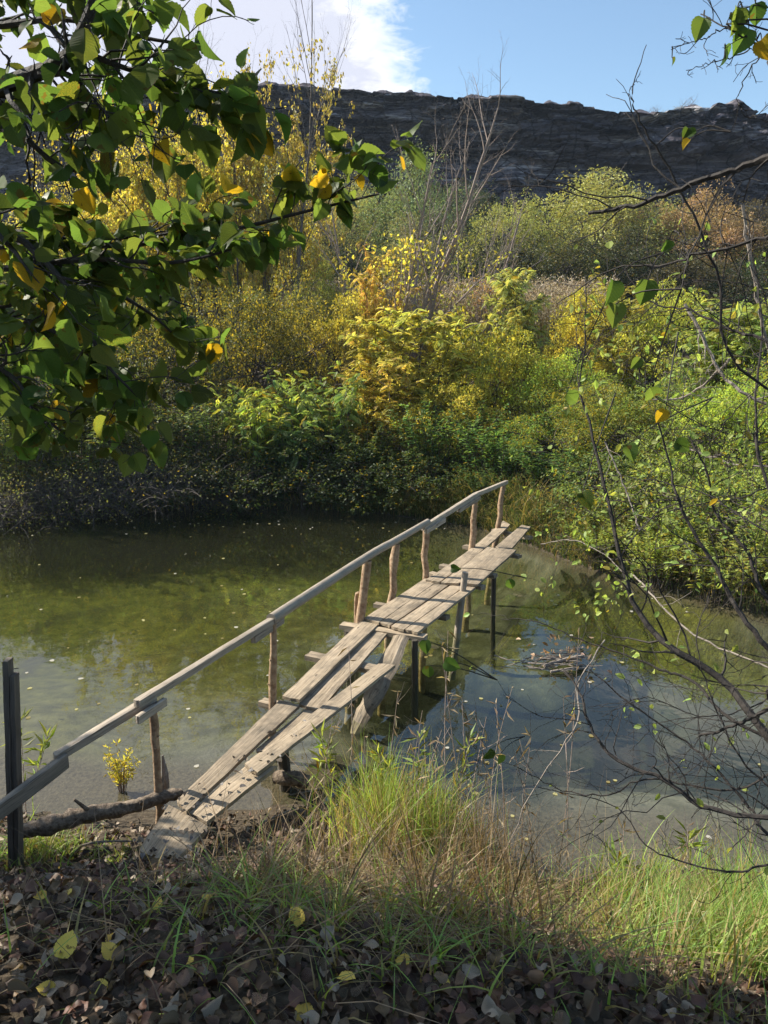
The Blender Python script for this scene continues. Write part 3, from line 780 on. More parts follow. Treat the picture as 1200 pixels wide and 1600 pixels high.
for kind, px, Yd, tpy, wd, col, lab in [
    ('bush1', -60, 17.5, 470, 300, DGR, 'dark green bush at the left picture edge across the river'),
    ('bush0', 60, 18, 460, 260, (.06, .085, .02), 'dark green leafy bush behind the left dead brush'),
    ('bush2', 170, 19, 430, 240, (.045, .06, .018), 'dull green bush below the hazel leaves across the river'),
    ('bush1', 280, 20, 400, 250, (.05, .06, .02), 'sombre olive bush across the river, right of the orange hazel leaf'),
    ('bush2', 375, 20.5, 395, 220, (.055, .062, .02), 'olive thicket with scattered yellow leaves left of the fern-leaved plants'),
    ('bush1', 465, 21, 398, 210, (.075, .072, .02), 'olive and yellow thicket behind the fern-leaved plants'),
    ('bush0', 505, 24, 392, 150, (.15, .16, .03), 'olive green bush between the thicket and the golden sapling'),
    ('bush2', 690, 24, 450, 130, (.22, .2, .04), 'low yellow-green bush peeping between the sapling and the vine mound'),
    ('bush2', 545, 22, 400, 170, (.24, .19, .03), 'golden thicket at the foot of the bare pink tree'),
    ('sapling1', 590, 22, 375, 110, (.36, .27, .03), 'narrow golden sapling beside the trunk of the pink tree'),
    ('sapling0', 655, 18.3, 465, 190, (.33, .33, .03), 'bright yellow-green ash-leaved sapling above the middle of the far bank'),
    ('sapling1', 600, 17.6, 520, 150, (.35, .31, .03), 'yellow ash-leaved sapling with drooping leaves above the dark bank'),
    ('vine0', 742, 19, 450, 170, (.17, .19, .03), 'rounded mound of reddish and green climbing vine in front of the reeds'),
    ('sapling0', 812, 20, 398, 140, (.25, .27, .04), 'tall light green ash-leaved sapling in front of the reeds'),
    ('bush0', 800, 18.5, 500, 200, (.28, .27, .03), 'yellow-green bush right of the vine mound'),
    ('bush0', 885, 18, 530, 170, (.19, .25, .03), 'bright green bush below the right end of the reeds'),
    ('bush2', 930, 22, 398, 150, (.34, .24, .03), 'orange-yellow bush at the right end of the reed bed'),
    ('sapling1', 990, 20, 425, 170, (.26, .27, .03), 'yellow-green sapling right of the orange-yellow bush'),
    ('bush0', 1060, 19, 415, 190, (.24, .26, .035), 'yellow-green leafy bush behind the near bare branches'),
    ('sapling0', 1140, 17.5, 455, 200, (.2, .25, .03), 'ash-leaved sapling near the right edge with light green leaves'),
    ('bush0', 1225, 17, 430, 220, (.15, .2, .03), 'green bush at the right picture edge across the river'),
    ('bush2', 1340, 15, 430, 300, (.15, .2, .03), 'green bush just beyond the right picture edge'),
    ('bush1', 700, 17.2, 560, 170, (.28, .24, .03), 'yellow low bush between the yellow sapling and the nettles'),
    ('bush1', 860, 15.8, 600, 190, (.10, .15, .025), 'green bush behind the far end of the bridge'),
    ('bush2', 960, 15.5, 560, 190, (.12, .14, .03), 'shaded green bush with reddish leaves right of the bridge end'),
    ('bush0', 1060, 14.5, 565, 200, (.11, .15, .03), 'green bush behind the pale bent branch'),
    ('bush0', 1170, 13.5, 560, 230, (.2, .26, .03), 'light green bush on the right bank above the water'),
]: place(kind, px, Yd, tpy, wd, col, lab, 'bush' if 'sap' not in kind else 'sapling', 'sapling' if 'sap' in kind else 'vine_mound' if 'vine' in kind else 'bush', 'bushes and saplings along the far bank')

for kind, px, Yd, tpy, wd, col, lab in [
    ('fern0', 400, 17.3, 585, 170, (.22, .27, .04), 'fern-leaved plant with yellowish top above the dark bank'),
    ('fern0', 500, 17.6, 565, 190, (.14, .2, .05), 'pale green fern-leaved plant left of the yellow sapling'),
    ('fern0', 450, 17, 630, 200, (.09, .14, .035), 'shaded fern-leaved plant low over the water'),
    ('herb0', 330, 17.2, 600, 200, (.06, .095, .025), 'shaded leafy herb clump above the dead brush'),
    ('herb1', 230, 17, 620, 210, (.06, .085, .025), 'small-leaved herb clump behind the dead brush'),
    ('herb0', 110, 16, 620, 230, (.07, .10, .025), 'leafy herb clump on the left bank'),
    ('herb1', 10, 15.6, 610, 220, (.08, .11, .025), 'herb clump at the left picture edge by the water'),
    ('herb0', 560, 16.9, 650, 170, (.06, .09, .02), 'dark herb clump below the yellow sapling'),
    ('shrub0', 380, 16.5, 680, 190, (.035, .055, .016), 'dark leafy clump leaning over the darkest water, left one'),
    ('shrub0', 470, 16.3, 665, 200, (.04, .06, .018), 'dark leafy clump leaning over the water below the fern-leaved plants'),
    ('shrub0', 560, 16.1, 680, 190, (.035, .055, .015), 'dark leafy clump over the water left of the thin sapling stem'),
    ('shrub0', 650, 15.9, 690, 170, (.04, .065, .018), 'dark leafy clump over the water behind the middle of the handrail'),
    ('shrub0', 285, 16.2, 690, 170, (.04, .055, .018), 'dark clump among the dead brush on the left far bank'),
    ('herb0', 690, 16.4, 620, 190, (.08, .14, .03), 'nettle clump above the far bank, middle'),
    ('herb1', 780, 15.6, 640, 200, (.075, .14, .03), 'dense green nettle clump behind the end of the handrail'),
    ('herb0', 870, 14.4, 690, 180, (.08, .14, .03), 'nettle clump at the landing of the bridge'),
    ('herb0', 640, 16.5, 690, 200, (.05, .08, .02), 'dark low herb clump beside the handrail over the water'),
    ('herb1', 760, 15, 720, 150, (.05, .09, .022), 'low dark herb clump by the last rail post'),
    ('shrub0', 950, 12.9, 690, 190, (.10, .14, .03), 'low shrub on the right bank by the water'),
    ('shrub0', 1050, 12, 690, 220, (.16, .2, .035), 'low light green shrub on the right bank behind bare branches'),
    ('shrub0', 1160, 11, 700, 240, (.17, .22, .035), 'low shrub at the right picture edge above the water'),
    ('herb1', 940, 11.8, 810, 150, (.2, .25, .04), 'sunlit small-leaved clump overhanging the water on the right bank'),
    ('herb1', 1030, 11, 805, 180, (.19, .23, .035), 'light green overhanging clump in the middle of the right bank'),
    ('herb0', 1130, 10.3, 830, 200, (.17, .2, .035), 'overhanging leafy clump on the right bank near the picture edge'),
    ('herb0', 1260, 9.8, 800, 240, (.15, .19, .03), 'leafy clump past the right picture edge'),
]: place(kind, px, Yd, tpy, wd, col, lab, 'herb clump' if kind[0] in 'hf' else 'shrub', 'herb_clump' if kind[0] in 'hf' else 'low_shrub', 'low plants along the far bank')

for px, Yd, tpy, wd, lab in [(20, 14.9, 735, 260, 'heap of dead brown brush at the left edge of the far bank'), (130, 15.6, 715, 260, 'heap of dead tangled twigs left of the darkest water'),
                             (240, 16.2, 700, 240, 'dead tangled brush leaning into the water below the herbs'), (345, 16.6, 715, 190, 'thin dead brush at the edge of the darkest water')]:
    place('brush0', px, Yd, tpy, wd, (.06, .07, .025), lab, 'brush', 'dead_brush', 'dead brush on the far bank')

for px, dz, wd, lab in [(880, 9, 35, 'small bare bush standing on the cliff rim, middle'), (740, 7, 26, 'little scrub bush on the cliff rim left of the middle'), (720, 5, 20, 'tiny scrub tuft on the cliff rim'),
                        (1010, 12, 45, 'scrubby bare bush on the cliff rim left of the knob'), (1060, 16, 60, 'widest pinkish scrub bush on the cliff rim beside the knob'), (650, 8, 40, 'scrub on the rim behind the top of the pink tree')]:
    c = at(px, 160, Y=CY); zt = float(np.interp(c[0], cxs, ztop)); y0 = CY+.8
    o = copy_thing(PROTO['bare0']['first']); o.name = 'rim_scrub'; s = wd/F*CY/4.4
    o.location = (c[0], y0+1, zt-.2); o.scale = (s, s, dz/F*CY/8*2.2); tag(o, lab, 'bush', 'scrub on the cliff rim')
    for ch in o.children:
        if ch.name.startswith('crown'): ch.color = (.16, .12, .07, 1)

# reeds with pale plumes behind the saplings
rs = np.random.RandomState(80)
mb = MB(); n = 5200
px_ = rs.uniform(440, 960, n); Yr = rs.uniform(26, 33, n)
x = (px_-600)/F*Yr*math.cos(PITCH); z0 = ground_h(x, Yr)
zt_ = CAMZ + Yr*np.tan(np.arctan((800-rs.uniform(436, 490, n))/F)-PITCH); Hh = np.maximum(1.0, zt_-z0); lean = rs.rand(n)*6.28
Pb = np.stack([x, Yr, z0], 1)
mb2 = MB()
blades(mb, Pb, Hh, .03, lean, rs.uniform(0, .12, n), 3)
reed = mb.build('reed_stems', M_DRY); reed.color = (.22, .2, .08, 1)
tag(reed, 'band of tall pale reeds behind the yellow saplings', 'reeds', kind='stuff')
tips = Pb + np.stack([0*x, 0*x, Hh*.95], 1)
m = n*7; q = np.repeat(tips, 7, 0) + rs.normal(0, 1, (m, 3))*[.06, .06, .16]
scatter(mb2, DIA, q, unit(rs.normal(0, .5, (m, 3))+[.2, 0, .3]), rand_dirs(m), .13, .03)
pl = mb2.build('reed_plumes', M_DRY); pl.color = (.50, .42, .33, 1)
tag(pl, 'pinkish grey feathery plumes topping the reed bed', 'reeds', kind='stuff')

# ground cover on the far bank
rs = np.random.RandomState(81)
mb = MB(); n = 70000
x = rs.uniform(-14, 14, n); yf = np.interp(x, FX, FY); d = rs.rand(n)**1.5*16; y = yf+d+.1
z = ground_h(x, y)
P = np.stack([x, y, z+rs.rand(n)*(.15+.35*fbm(x, y))*1.2], 1)
D = unit(rs.normal(0, .6, (n, 3))+[0, 0, .1]); N = unit(rs.normal(0, .4, (n, 3))+[0, 0, 1]); LL = rs.uniform(.06, .13, n)
scatter(mb, DIA, P, D, N, LL, LL*.5)
o = mb.build('ground_cover', M_LEAF); o.color = (.06, .09, .022, 1); tag(o, 'low leafy ground cover on the far bank', 'ground cover', kind='stuff')
mb = MB(); n = 16000                                          # grass hanging over the far water line
x = rs.uniform(-13, 11, n); x = np.where(rs.rand(n) < .4, rs.uniform(-1, 4, n), x); wob = (fbm(x*.9, np.interp(x, FX, FY)*.9, 3.3)-.5)*.7
y = np.interp(x, FX, FY)+wob+rs.rand(n)**1.5*1.6-.05
P = np.stack([x, y, np.maximum(ground_h(x, y), 0)-.02], 1)
clump = vn(x*1.7, y*1.7)
blades(mb, P, rs.uniform(.3, .75, n)*(.5+clump), .012, rs.normal(-1.57, .9, n), rs.uniform(.3, 1.3, n), 4)
o = mb.build('bank_grass', M_GRASS); o.color = (.07, .11, .025, 1); tag(o, 'long dark grass hanging over the far water line', 'grass', kind='stuff')

# ------------------------------------------------------------------ the footbridge
rs = np.random.RandomState(100)
BR = empty('footbridge', at(425, 1100, z=.4), 'rickety footbridge of loose grey planks with a single pole handrail across the river', 'footbridge')
BO = np.array(BR.location)


def plank(c, z, th=.035, mat=M_PLANK, name='plank', parent=BR, origin=BO, world=False, n=26, rough=.006, sag=0, warp=.008, label=None):
    """c: near-left, near-right, far-right, far-left corners of the upper face (pixels or points); z per corner"""
    zz = z if hasattr(z, '__len__') else (z,)*4
    if not world: c = [at(px, py, z=q) for (px, py), q in zip(c, zz)]
    nl, nr, fr, fl = (np.asarray(q, float) for q in c)
    L = np.linalg.norm((fl+fr-nl-nr)/2); Wd = np.linalg.norm(nr-nl); rnd = rs.rand()
    m = 5; u = np.linspace(0, 1, n)[:, None, None]; v = np.linspace(0, 1, m)[None, :, None]
    P = (nl*(1-v)+nr*v)*(1-u)+(fl*(1-v)+fr*v)*u
    U = np.broadcast_to(u[..., 0], (n, m)); Vv = np.broadcast_to(v[..., 0], (n, m))
    s0 = rs.rand()*50
    along = unit((fl+fr-nl-nr)[None])[0]; across = unit(np.cross(along, [0, 0, 1.])[None])[0]
    P = P + np.array([0, 0, 1.])*((fbm(U*L*1.2+s0, Vv*.7, s0, 3)-.5)*warp*2 - sag*4*U*(1-U))[..., None]
    ew = (np.abs(Vv-.5) > .45)*1.0; ed = (fbm(U*L*6+s0, Vv*9, s0, 3)-.5)*rough*2.2
    P = P + across*(ed*ew)[..., None]
    ends = ((U == 0)*1.0-(U == 1)*1.0)*(vn(Vv*7+s0, U*3)-.3)*rough*3
    P = P + along*ends[..., None]
    bev = np.where((np.abs(Vv-.5) > .45) | (U == 0) | (U == 1), .004, 0); top = P.copy(); top[..., 2] -= bev
    bot = P.copy(); bot[..., 2] -= th
    mb_ = MB(); A = np.zeros((n, m, 3)); A[..., 0] = U*L; A[..., 1] = Vv*Wd; A[..., 2] = rnd
    i_ = np.arange(n-1)[:, None]*m; j_ = np.arange(m-1)[None]
    q_ = np.stack([i_+j_, i_+j_+1, i_+m+j_+1, i_+m+j_], -1).reshape(-1, 4)
    mb_.add(top.reshape(-1, 3), q_, A.reshape(-1, 3)); mb_.add(bot.reshape(-1, 3), q_[:, ::-1], A.reshape(-1, 3)+[0, .3, 0])
    ring = [(i2, 0) for i2 in range(n)]+[(n-1, j2) for j2 in range(1, m)]+[(i2, m-1) for i2 in range(n-2, -1, -1)]+[(0, j2) for j2 in range(m-2, 0, -1)]
    ii, jj = np.array(ring).T; k_ = len(ring)
    a_ = np.arange(k_); b_ = (a_+1) % k_
    A1 = A[ii, jj].copy(); A2 = A1+[0, th, 0]
    mb_.add(np.vstack([top[ii, jj], bot[ii, jj]]), np.stack([a_, a_+k_, b_+k_, b_], 1), np.vstack([A1, A2]))
    o = mb_.build(name, mat, parent, origin)
    if label: o['label'] = label
    return o


# near part
plank([(276, 1250), (291, 1266), (468, 1101), (438, 1092)], (.47, .47, .475, .475), n=30)
plank([(293, 1268), (322, 1284), (432, 1196), (384, 1196)], (.44, .44, .455, .455), n=20)
plank([(381, 1193), (401, 1207), (618, 1038), (592, 1036)], (.50, .50, .505, .505), n=34)
plank([(467, 1099), (499, 1109), (612, 981), (592, 974)], (.465, .465, .49, .49), n=26)
plank([(441, 1086), (467, 1093), (590, 975), (566, 968)], (.515, .515, .525, .525), n=28)
plank([(400, 1170), (420, 1178), (500, 1112), (478, 1106)], .435, n=12)
# middle part
plank([(569, 965), (591, 972), (686, 905), (667, 901)], .555, n=22)
plank([(593, 972), (609, 977), (708, 909), (688, 905)], .55, n=22)
plank([(611, 978), (631, 983), (728, 914), (710, 910)], .552, n=22)
plank([(633, 983), (652, 987), (743, 917), (730, 914)], .55, n=22)
# far part
plank([(665, 905), (686, 909), (797, 819), (786, 813)], (.585, .585, .62, .62), n=26, sag=.05)
plank([(689, 909), (716, 911), (778, 857), (763, 853)], .59, n=18)
plank([(718, 910), (746, 913), (807, 858), (780, 854)], .592, n=18)
plank([(770, 858), (785, 859), (812, 839), (806, 836)], .56, n=8)
plank([(773, 855), (800, 856), (829, 822), (815, 820)], (.56, .56, .63, .63), n=12)
# crossbeams
for (a, b, z, wd) in [((408, 1092), (456, 1104), .43, .10), ((481, 1020), (590, 1043), .445, .13), ((533, 973), (665, 993), .505, .12), ((585, 941), (700, 962), .47, .09),
                      ((688, 881), (775, 897), .54, .11), ((672, 893), (756, 915), .535, .10), ((725, 851), (813, 867), .535, .10), ((770, 826), (830, 838), .52, .10)]:
    A_, B_ = at(*a, z=z), at(*b, z=z); t_ = unit((B_-A_)[None])[0]; s_ = np.array([-t_[1], t_[0], 0])*wd/2
    plank([A_-s_, A_+s_, B_+s_, B_-s_], 0, th=.055, name='crossbeam', world=True, n=10, mat=M_PLANK, warp=.003)
# wavy slab sliding into the water
cl = [at(632, 985, z=.50), at(606, 1040, z=.36), at(585, 1085, z=.2), at(570, 1110, z=.08), at(553, 1148, z=-.1)]
sp = smooth_line(cl, 18); wds = np.interp(np.linspace(0, 1, 18), [0, .3, .6, .8, 1], [.19, .20, .24, .19, .10])
mb = MB(); P = []
for q, (c0, w0) in enumerate(zip(sp, wds)):
    t_ = unit((sp[min(q+1, 17)]-sp[max(q-1, 0)])[None])[0]; s_ = unit(np.cross(t_, [0, 0, 1.])[None])[0]
    w0 *= .85+.3*rs.rand(); n_up = np.cross(s_, t_)
    P.append([c0-s_*w0/2+n_up*0, c0-s_*w0*.2+n_up*.025, c0+s_*w0*.22+n_up*.02, c0+s_*w0/2, c0+s_*w0*.35-n_up*.05, c0-s_*w0*.35-n_up*.05])
P = np.array(P); A = np.zeros((18, 6, 3)); A[..., 0] = np.linspace(0, 2, 18)[:, None]; A[..., 1] = np.arange(6)*.04; A[..., 2] = .3
i = np.arange(17)[:, None]*6; j = np.arange(6)[None]; k2 = (j+1) % 6
mb.add(P.reshape(-1, 3), np.stack([i+j, i+k2, i+6+k2, i+6+j], -1).reshape(-1, 4), A.reshape(-1, 3))
mb.build('slab', M_PLANK, BR, BO)['label'] = 'wavy-edged slab sloping from the deck into the water'

# poles under the deck, standing on the bed
for px, py, r, top in [(648, 1000, .034, .49), (772, 898, .034, .48), (545, 985, .05, .49), (440, 1160, .05, .42)]:
    p = at(px, py, z=top); mb = MB(); g0 = float(ground_h(p[0], p[1]))
    tube(mb, [[p[0]+.03, p[1], g0-.15], [p[0]+.01, p[1]+.02, (g0+top)/2], [p[0], p[1], top]], [r*1.1, r, r*.95], 8, wob=.25); mb.build('pile', M_WET, BR, BO)

# rail posts: foot and head in the photograph
posts = [((248, 1238), (238, 1096), .030, .01), ((426, 1104), (427, 974), .034, .0), ((563, 971), (574, 876), .052, .0), ((612, 936), (620, 850), .046, .06), ((664, 903), (666, 824), .045, .04), ((737, 855), (743, 776), .05, .02), ((777, 826), (787, 757), .045, .04)]
heads = []
for (b, t, r, cr), fz in zip(posts, [.42, .42, .50, .50, .54, .55, .58]):
    B_ = at(*b, z=fz); T_ = at(*t, Y=B_[1]); heads.append(T_)
    g0 = float(ground_h(B_[0], B_[1])); d_ = unit((T_-B_)[None])[0]; L0 = (fz-g0+.2)/d_[2]
    P = np.linspace(B_-d_*L0, T_, 14); P[1:-1] += rs.normal(0, .004+cr*.10, (12, 3))*[1, 1, 0]
    mb = MB(); tube(mb, P, np.linspace(r*1.1, r*.92, 14)*(1+rs.normal(0, .05+cr, 14)), 9, wob=.14)
    for s in range(4):                                        # stubs of cut side twigs
        q = P[rs.randint(6, 13)]; dd = rand_dirs(1)[0]; dd[2] = .5; tube(mb, [q, q+unit(dd[None])[0]*r*1.35], [.011, .008], 5)
    mb.build('rail_post', M_POST, BR, BO, smooth=True)
mb = MB(); B_ = at(556, 968, z=.5); tube(mb, smooth_line([B_-[0, 0, .6], B_, at(557, 930, Y=B_[1]), at(561, 930, Y=B_[1])+[0.02, 0, .02]], 8), .022, 7, wob=.3); mb.build('rail_post', M_POST, BR, BO)
# short pole right of the deck
B_ = at(715, 988, z=0); T_ = at(727, 894, Y=B_[1]); mb = MB()
tube(mb, np.linspace(B_-(T_-B_)*.8, T_, 8), np.linspace(.045, .04, 8), 8, wob=.15); mb.build('rail_post', M_RAIL, BR, BO, smooth=True)['label'] = 'grey pole standing in the water with no rail on it'


def rail(a, b, w, h, name='handrail', off=0.0, drop=0.0):
    """squared timber from a to b (points on its upper edge), w wide, h deep"""
    a, b = np.asarray(a, float), np.asarray(b, float); t_ = unit((b-a)[None])[0]; s_ = unit(np.cross(t_, [0, 0, 1.])[None])[0]; up = np.cross(s_, t_)
    a = a+s_*off-up*drop; b = b+s_*off-up*drop
    return plank([a-s_*w/2, a+s_*w/2, b+s_*w/2, b-s_*w/2], 0, th=h, name=name, world=True, mat=M_RAIL, n=20, warp=.004, rough=.004)


H0, H1, H2, H3, H4, H5, H6 = heads
up = lambda p, dz: p+np.array([0, 0, dz])
near_end = at(-35, 1272, Y=4.05); mid0 = at(84, 1178, Y=4.45)
rail(near_end, at(100, 1170, Y=4.47), .05, .10, drop=.03)
rail(mid0, up(H0, .055)+(H0-mid0)*.03, .055, .06)
rail(up(H0, .085)-(H1-H0)*.10, up(H1, .06)+(H1-H0)*.03, .055, .055)
rail(up(H0, .01)-(H1-H0)*.14, up(H0, .01)+(H1-H0)*.05, .04, .06, 'splice_board', off=.055, drop=.0)
rail(up(H1, .0)-(H1-H0)*.2, up(H1, .01)+(H2-H1)*.08, .04, .06, 'splice_board', off=.0, drop=.0)
# round pole between posts 1 and 4
mb = MB(); a_, b_ = up(H1, .05)-(H1-H0)*.02, up(H4, .06)+(H5-H4)*.03
tube(mb, smooth_line([a_, up(H2, .045), up(H3, .05), b_], 24), np.linspace(.05, .042, 24), 10, wob=.05); mb.build('handrail', M_RAIL, BR, BO, smooth=True)
rail(up(H4, .05)-(H5-H4)*.06, up(H5, .06), .055, .065)
rail(up(H5, .06), up(H6, .05)+(H6-H5)*.12, .055, .06)
rail(up(H4, .0)-(H4-H3)*.1, up(H4, .0)+(H5-H4)*.3, .045, .06, 'splice_board', off=.03)
rail(up(H5, .0)-(H5-H4)*.4, up(H5, .0)+(H6-H5)*.08, .05, .06, 'splice_board', off=.02)

# square dark post at the left edge with a second strip nailed to it
p0 = at(24, 1250, Y=4.3); g0 = float(ground_h(p0[0], p0[1]))
t0 = at(18, 1030, Y=4.3)
PO = empty('dark_post', (p0[0], p0[1], g0), 'dark square wooden post at the left picture edge beside the end of the handrail', 'post')
for nm, dx, w_, zt in [('post', -.022, .034, t0[2]), ('strip', .012, .030, t0[2]-.10)]:
    mb = MB(); zz = np.linspace(g0-.3, zt, 14); wv = rs.normal(0, .0015, (14, 4, 2)); V = []
    for z_, q in zip(zz, wv):
        cxp = t0[0]+dx+(p0[0]-t0[0])*(t0[2]-z_)/(t0[2]-p0[2]); V.append([[cxp+s1*w_/2+q[k_][0], 4.3+s2*.035+q[k_][1]+(.004 if nm == 'strip' else 0), z_] for k_, (s1, s2) in enumerate([(-1, -1), (1, -1), (1, 1), (-1, 1)])])
    V = np.array(V); A = np.zeros((14, 4, 3)); A[..., 0] = zz[:, None]; A[..., 1] = [0, w_, w_+.07, w_*2+.07]; A[..., 2] = dx*9
    i = np.arange(13)[:, None]*4; j = np.arange(4)[None]; k2 = (j+1) % 4
    mb.add(V.reshape(-1, 3), np.stack([i+j, i+k2, i+4+k2, i+4+j], -1).reshape(-1, 4), A.reshape(-1, 3)); mb.add(V[-1], [[0, 1, 2, 3]], A[-1])
    mb.build(nm, M_OLD, PO, (p0[0], p0[1], g0))
mb = MB(); tube(mb, [at(21, 1045, Y=4.25), at(29, 1044, Y=4.25)], .003, 5); mb.build('nail', M_WET, PO, (p0[0], p0[1], g0))

# ------------------------------------------------------------------ things around the near end
def top_mesh(mb, name, mat, label, cat, origin, smooth=False, group=None): return tag(mb.build(name, mat, None, origin, smooth), label, cat, group)


mb = MB(); L_ = [at(20, 1300, Y=4.45), at(75, 1290, Y=4.5), at(140, 1272, Y=4.65), at(200, 1262, Y=4.8), at(245, 1248, Y=4.92), at(283, 1240, Y=5.05)]
tube(mb, smooth_line(L_, 30), np.interp(np.linspace(0, 1, 30), [0, .3, 1], [.045, .058, .038])*(1+rs.normal(0, .08, 30)), 14, wob=.34)
for q, d_ in ((12, (-.1, -.1, .2)), (20, (.05, -.15, .12)), (24, (0, .1, .15))): c0 = smooth_line(L_, 30)[q]; tube(mb, [c0, c0+np.array(d_)*.8], [.02, .009], 6)
top_mesh(mb, 'fallen_log', M_LOG, 'barked log lying on the bank from the post to the start of the bridge', 'log', L_[2], True)
mb = MB(); L_ = [at(430, 1215, z=.12), at(455, 1216, z=.14), at(482, 1222, z=.1)]
tube(mb, smooth_line(L_, 10), [.05, .055, .06, .055, .06, .058, .06, .062, .06, .05], 9, wob=.3)
top_mesh(mb, 'short_log', M_LOG, 'short stub of log sticking out beside the near planks', 'log', L_[0], True)
mb = MB(); B_ = at(259, 1232, z=.3); tube(mb, [B_, at(257, 1210, Y=B_[1]), at(254, 1180, Y=B_[1])], [.03, .025, .006], 5, wob=.5)
top_mesh(mb, 'broken_stake', M_PALE, 'splintered white stake beside the first rail post', 'stake', B_)


def ground_board(c, z, label, mat, th=.04, name='ground_board'):
    o = plank(c, z, th=th, mat=mat, name=name, parent=None, origin=at(*c[0], z=z if not hasattr(z, '__len__') else z[0]), n=18, warp=.01)
    return tag(o, label, 'board', None)


ground_board([(215, 1330), (268, 1350), (326, 1290), (264, 1256)], (.60, .585, .43, .45), 'leaf-strewn board on the bank leading up to the bridge planks', M_PLANK)
ground_board([(70, 1362), (72, 1372), (230, 1394), (228, 1384)], (1.03, 1.03, .98, .98), 'narrow half-buried board above the leaf litter', M_OLD)
ground_board([(-20, 1428), (-20, 1452), (228, 1492), (226, 1470)], (1.38, 1.36, 1.33, 1.34), 'long dark weathered beam lying in the leaf litter at the lower left', M_OLD, .06, 'ground_beam')

# yellow water-willow tuft left of the first post
rs = np.random.RandomState(120)
c0 = at(190, 1232, z=.02); mb, ms = MB(), MB()
TU = empty('yellow_tuft', c0, 'small bright yellow leafy tuft growing at the water left of the first rail post', 'plant')
for s in range(26):
    a = rs.rand()*6.28; r_ = rs.rand()*.07; hh = rs.uniform(.12, .36); e = c0+[math.cos(a)*(r_+.08), math.sin(a)*(r_+.06), hh]
    sp = smooth_line([c0+[math.cos(a)*r_*.4, math.sin(a)*r_*.4, -.05], (c0+e)/2+[0, 0, .03], e], 7); tube(ms, sp, np.linspace(.003, .001, 7), 3)
    m = 14; q = sp[rs.randint(2, 7, m)]+rs.normal(0, .008, (m, 3)); D = unit(rs.normal(0, .7, (m, 3))+[0, 0, .5]); scatter(mb, DIA, q, D, rand_dirs(m), .045, .012)
ms.build('stems', M_PINK, TU, c0); o = mb.build('foliage', M_LEAF, TU, c0); o.color = (.5, .45, .04, 1)

# driftwood caught in the water, right of the bridge
rs = np.random.RandomState(121)
c0 = at(872, 1035, z=.0); DR = empty('driftwood_heap', c0, 'drift of pale dead twigs and withered leaves caught in the water right of the bridge', 'driftwood'); ms, mb = MB(), MB()
for s in range(34):
    a = rs.uniform(-.5, .7); Lq = rs.uniform(.15, .6); p = c0+[rs.normal(0, .18), rs.normal(0, .12), rs.uniform(.0, .08)]; d_ = np.array([math.cos(a), math.sin(a)*.6, rs.uniform(-.15, .3)])
    tube(ms, smooth_line([p-d_*Lq/2, p+rs.normal(0, .02, 3), p+d_*Lq/2], 6), np.linspace(.010, .003, 6), 4)
tube(ms, [at(850, 1040, z=.05), at(885, 1030, z=.08), at(912, 1025, z=.1)], [.028, .022, .02], 7, wob=.3)
tube(ms, [at(860, 1050, z=.02), at(895, 1044, z=.05), at(928, 1045, z=-.03)], [.015, .015, .01], 6, wob=.3)
m = 45; q = c0+np.stack([rs.normal(-.05, .22, m), rs.normal(.1, .22, m), rs.uniform(.0, .2, m)], 1); scatter(mb, OVAL, q, rand_dirs(m), rand_dirs(m), rs.uniform(.05, .1, m), .04)
ms.build('twigs', M_PALE, DR, c0); o = mb.build('dead_leaves', M_DRY, DR, c0); o.color = (.38, .24, .15, 1)

# ------------------------------------------------------------------ near bank: litter, grass, stems
rs = np.random.RandomState(130)
n = 38000; x = rs.uniform(-3.0, 3.0, n); y = rs.uniform(.2, 5.4, n); yn = np.interp(x, NX, NY)
keep = (y < yn-.1) & (rs.rand(n) < np.clip((yn-y)/2.0, .3, 1)); x, y = x[keep], y[keep]; n = len(x)
z = ground_h(x, y)+rs.rand(n)**2*.05+.012
mb = MB()
D = unit(np.stack([rs.normal(size=n), rs.normal(size=n), rs.normal(0, .28, n)], 1)); N = unit(rs.normal(0, .36, (n, 3))+[0, 0, 1.0]); N[rs.rand(n) < .35] *= -1
LL = .020+.042*rs.rand(n)**1.5; h_ = n//2
scatter(mb, BROAD4, np.stack([x, y, z], 1)[:h_], D[:h_], N[:h_], LL[:h_], LL[:h_]*.7); scatter(mb, BROAD5, np.stack([x, y, z], 1)[h_:], D[h_:], N[h_:], LL[h_:], LL[h_:]*.9)
o = mb.build('leaf_litter', M_LITTER, smooth=True); o.color = (.095, .052, .026, 1); tag(o, 'carpet of grey and brown fallen poplar leaves on the near bank', 'fallen leaves', kind='stuff')
first = None
big = [(98, 1518, .085), (176, 1478, .07), (88, 1567, .05), (170, 1565, .06), (182, 1515, .06), (142, 1392, .05), (110, 1415, .05), (472, 1462, .075), (285, 1527, .05), (640, 1520, .05), (475, 1590, .07), (320, 1422, .05), (260, 1395, .04), (530, 1545, .06), (1035, 1560, .06), (75, 1415, .045), (690, 1545, .045), (245, 1440, .045)]
LABY = ['largest clear yellow leaf lying on the litter at the lower left', 'yellow leaf beside the end of the dark beam']
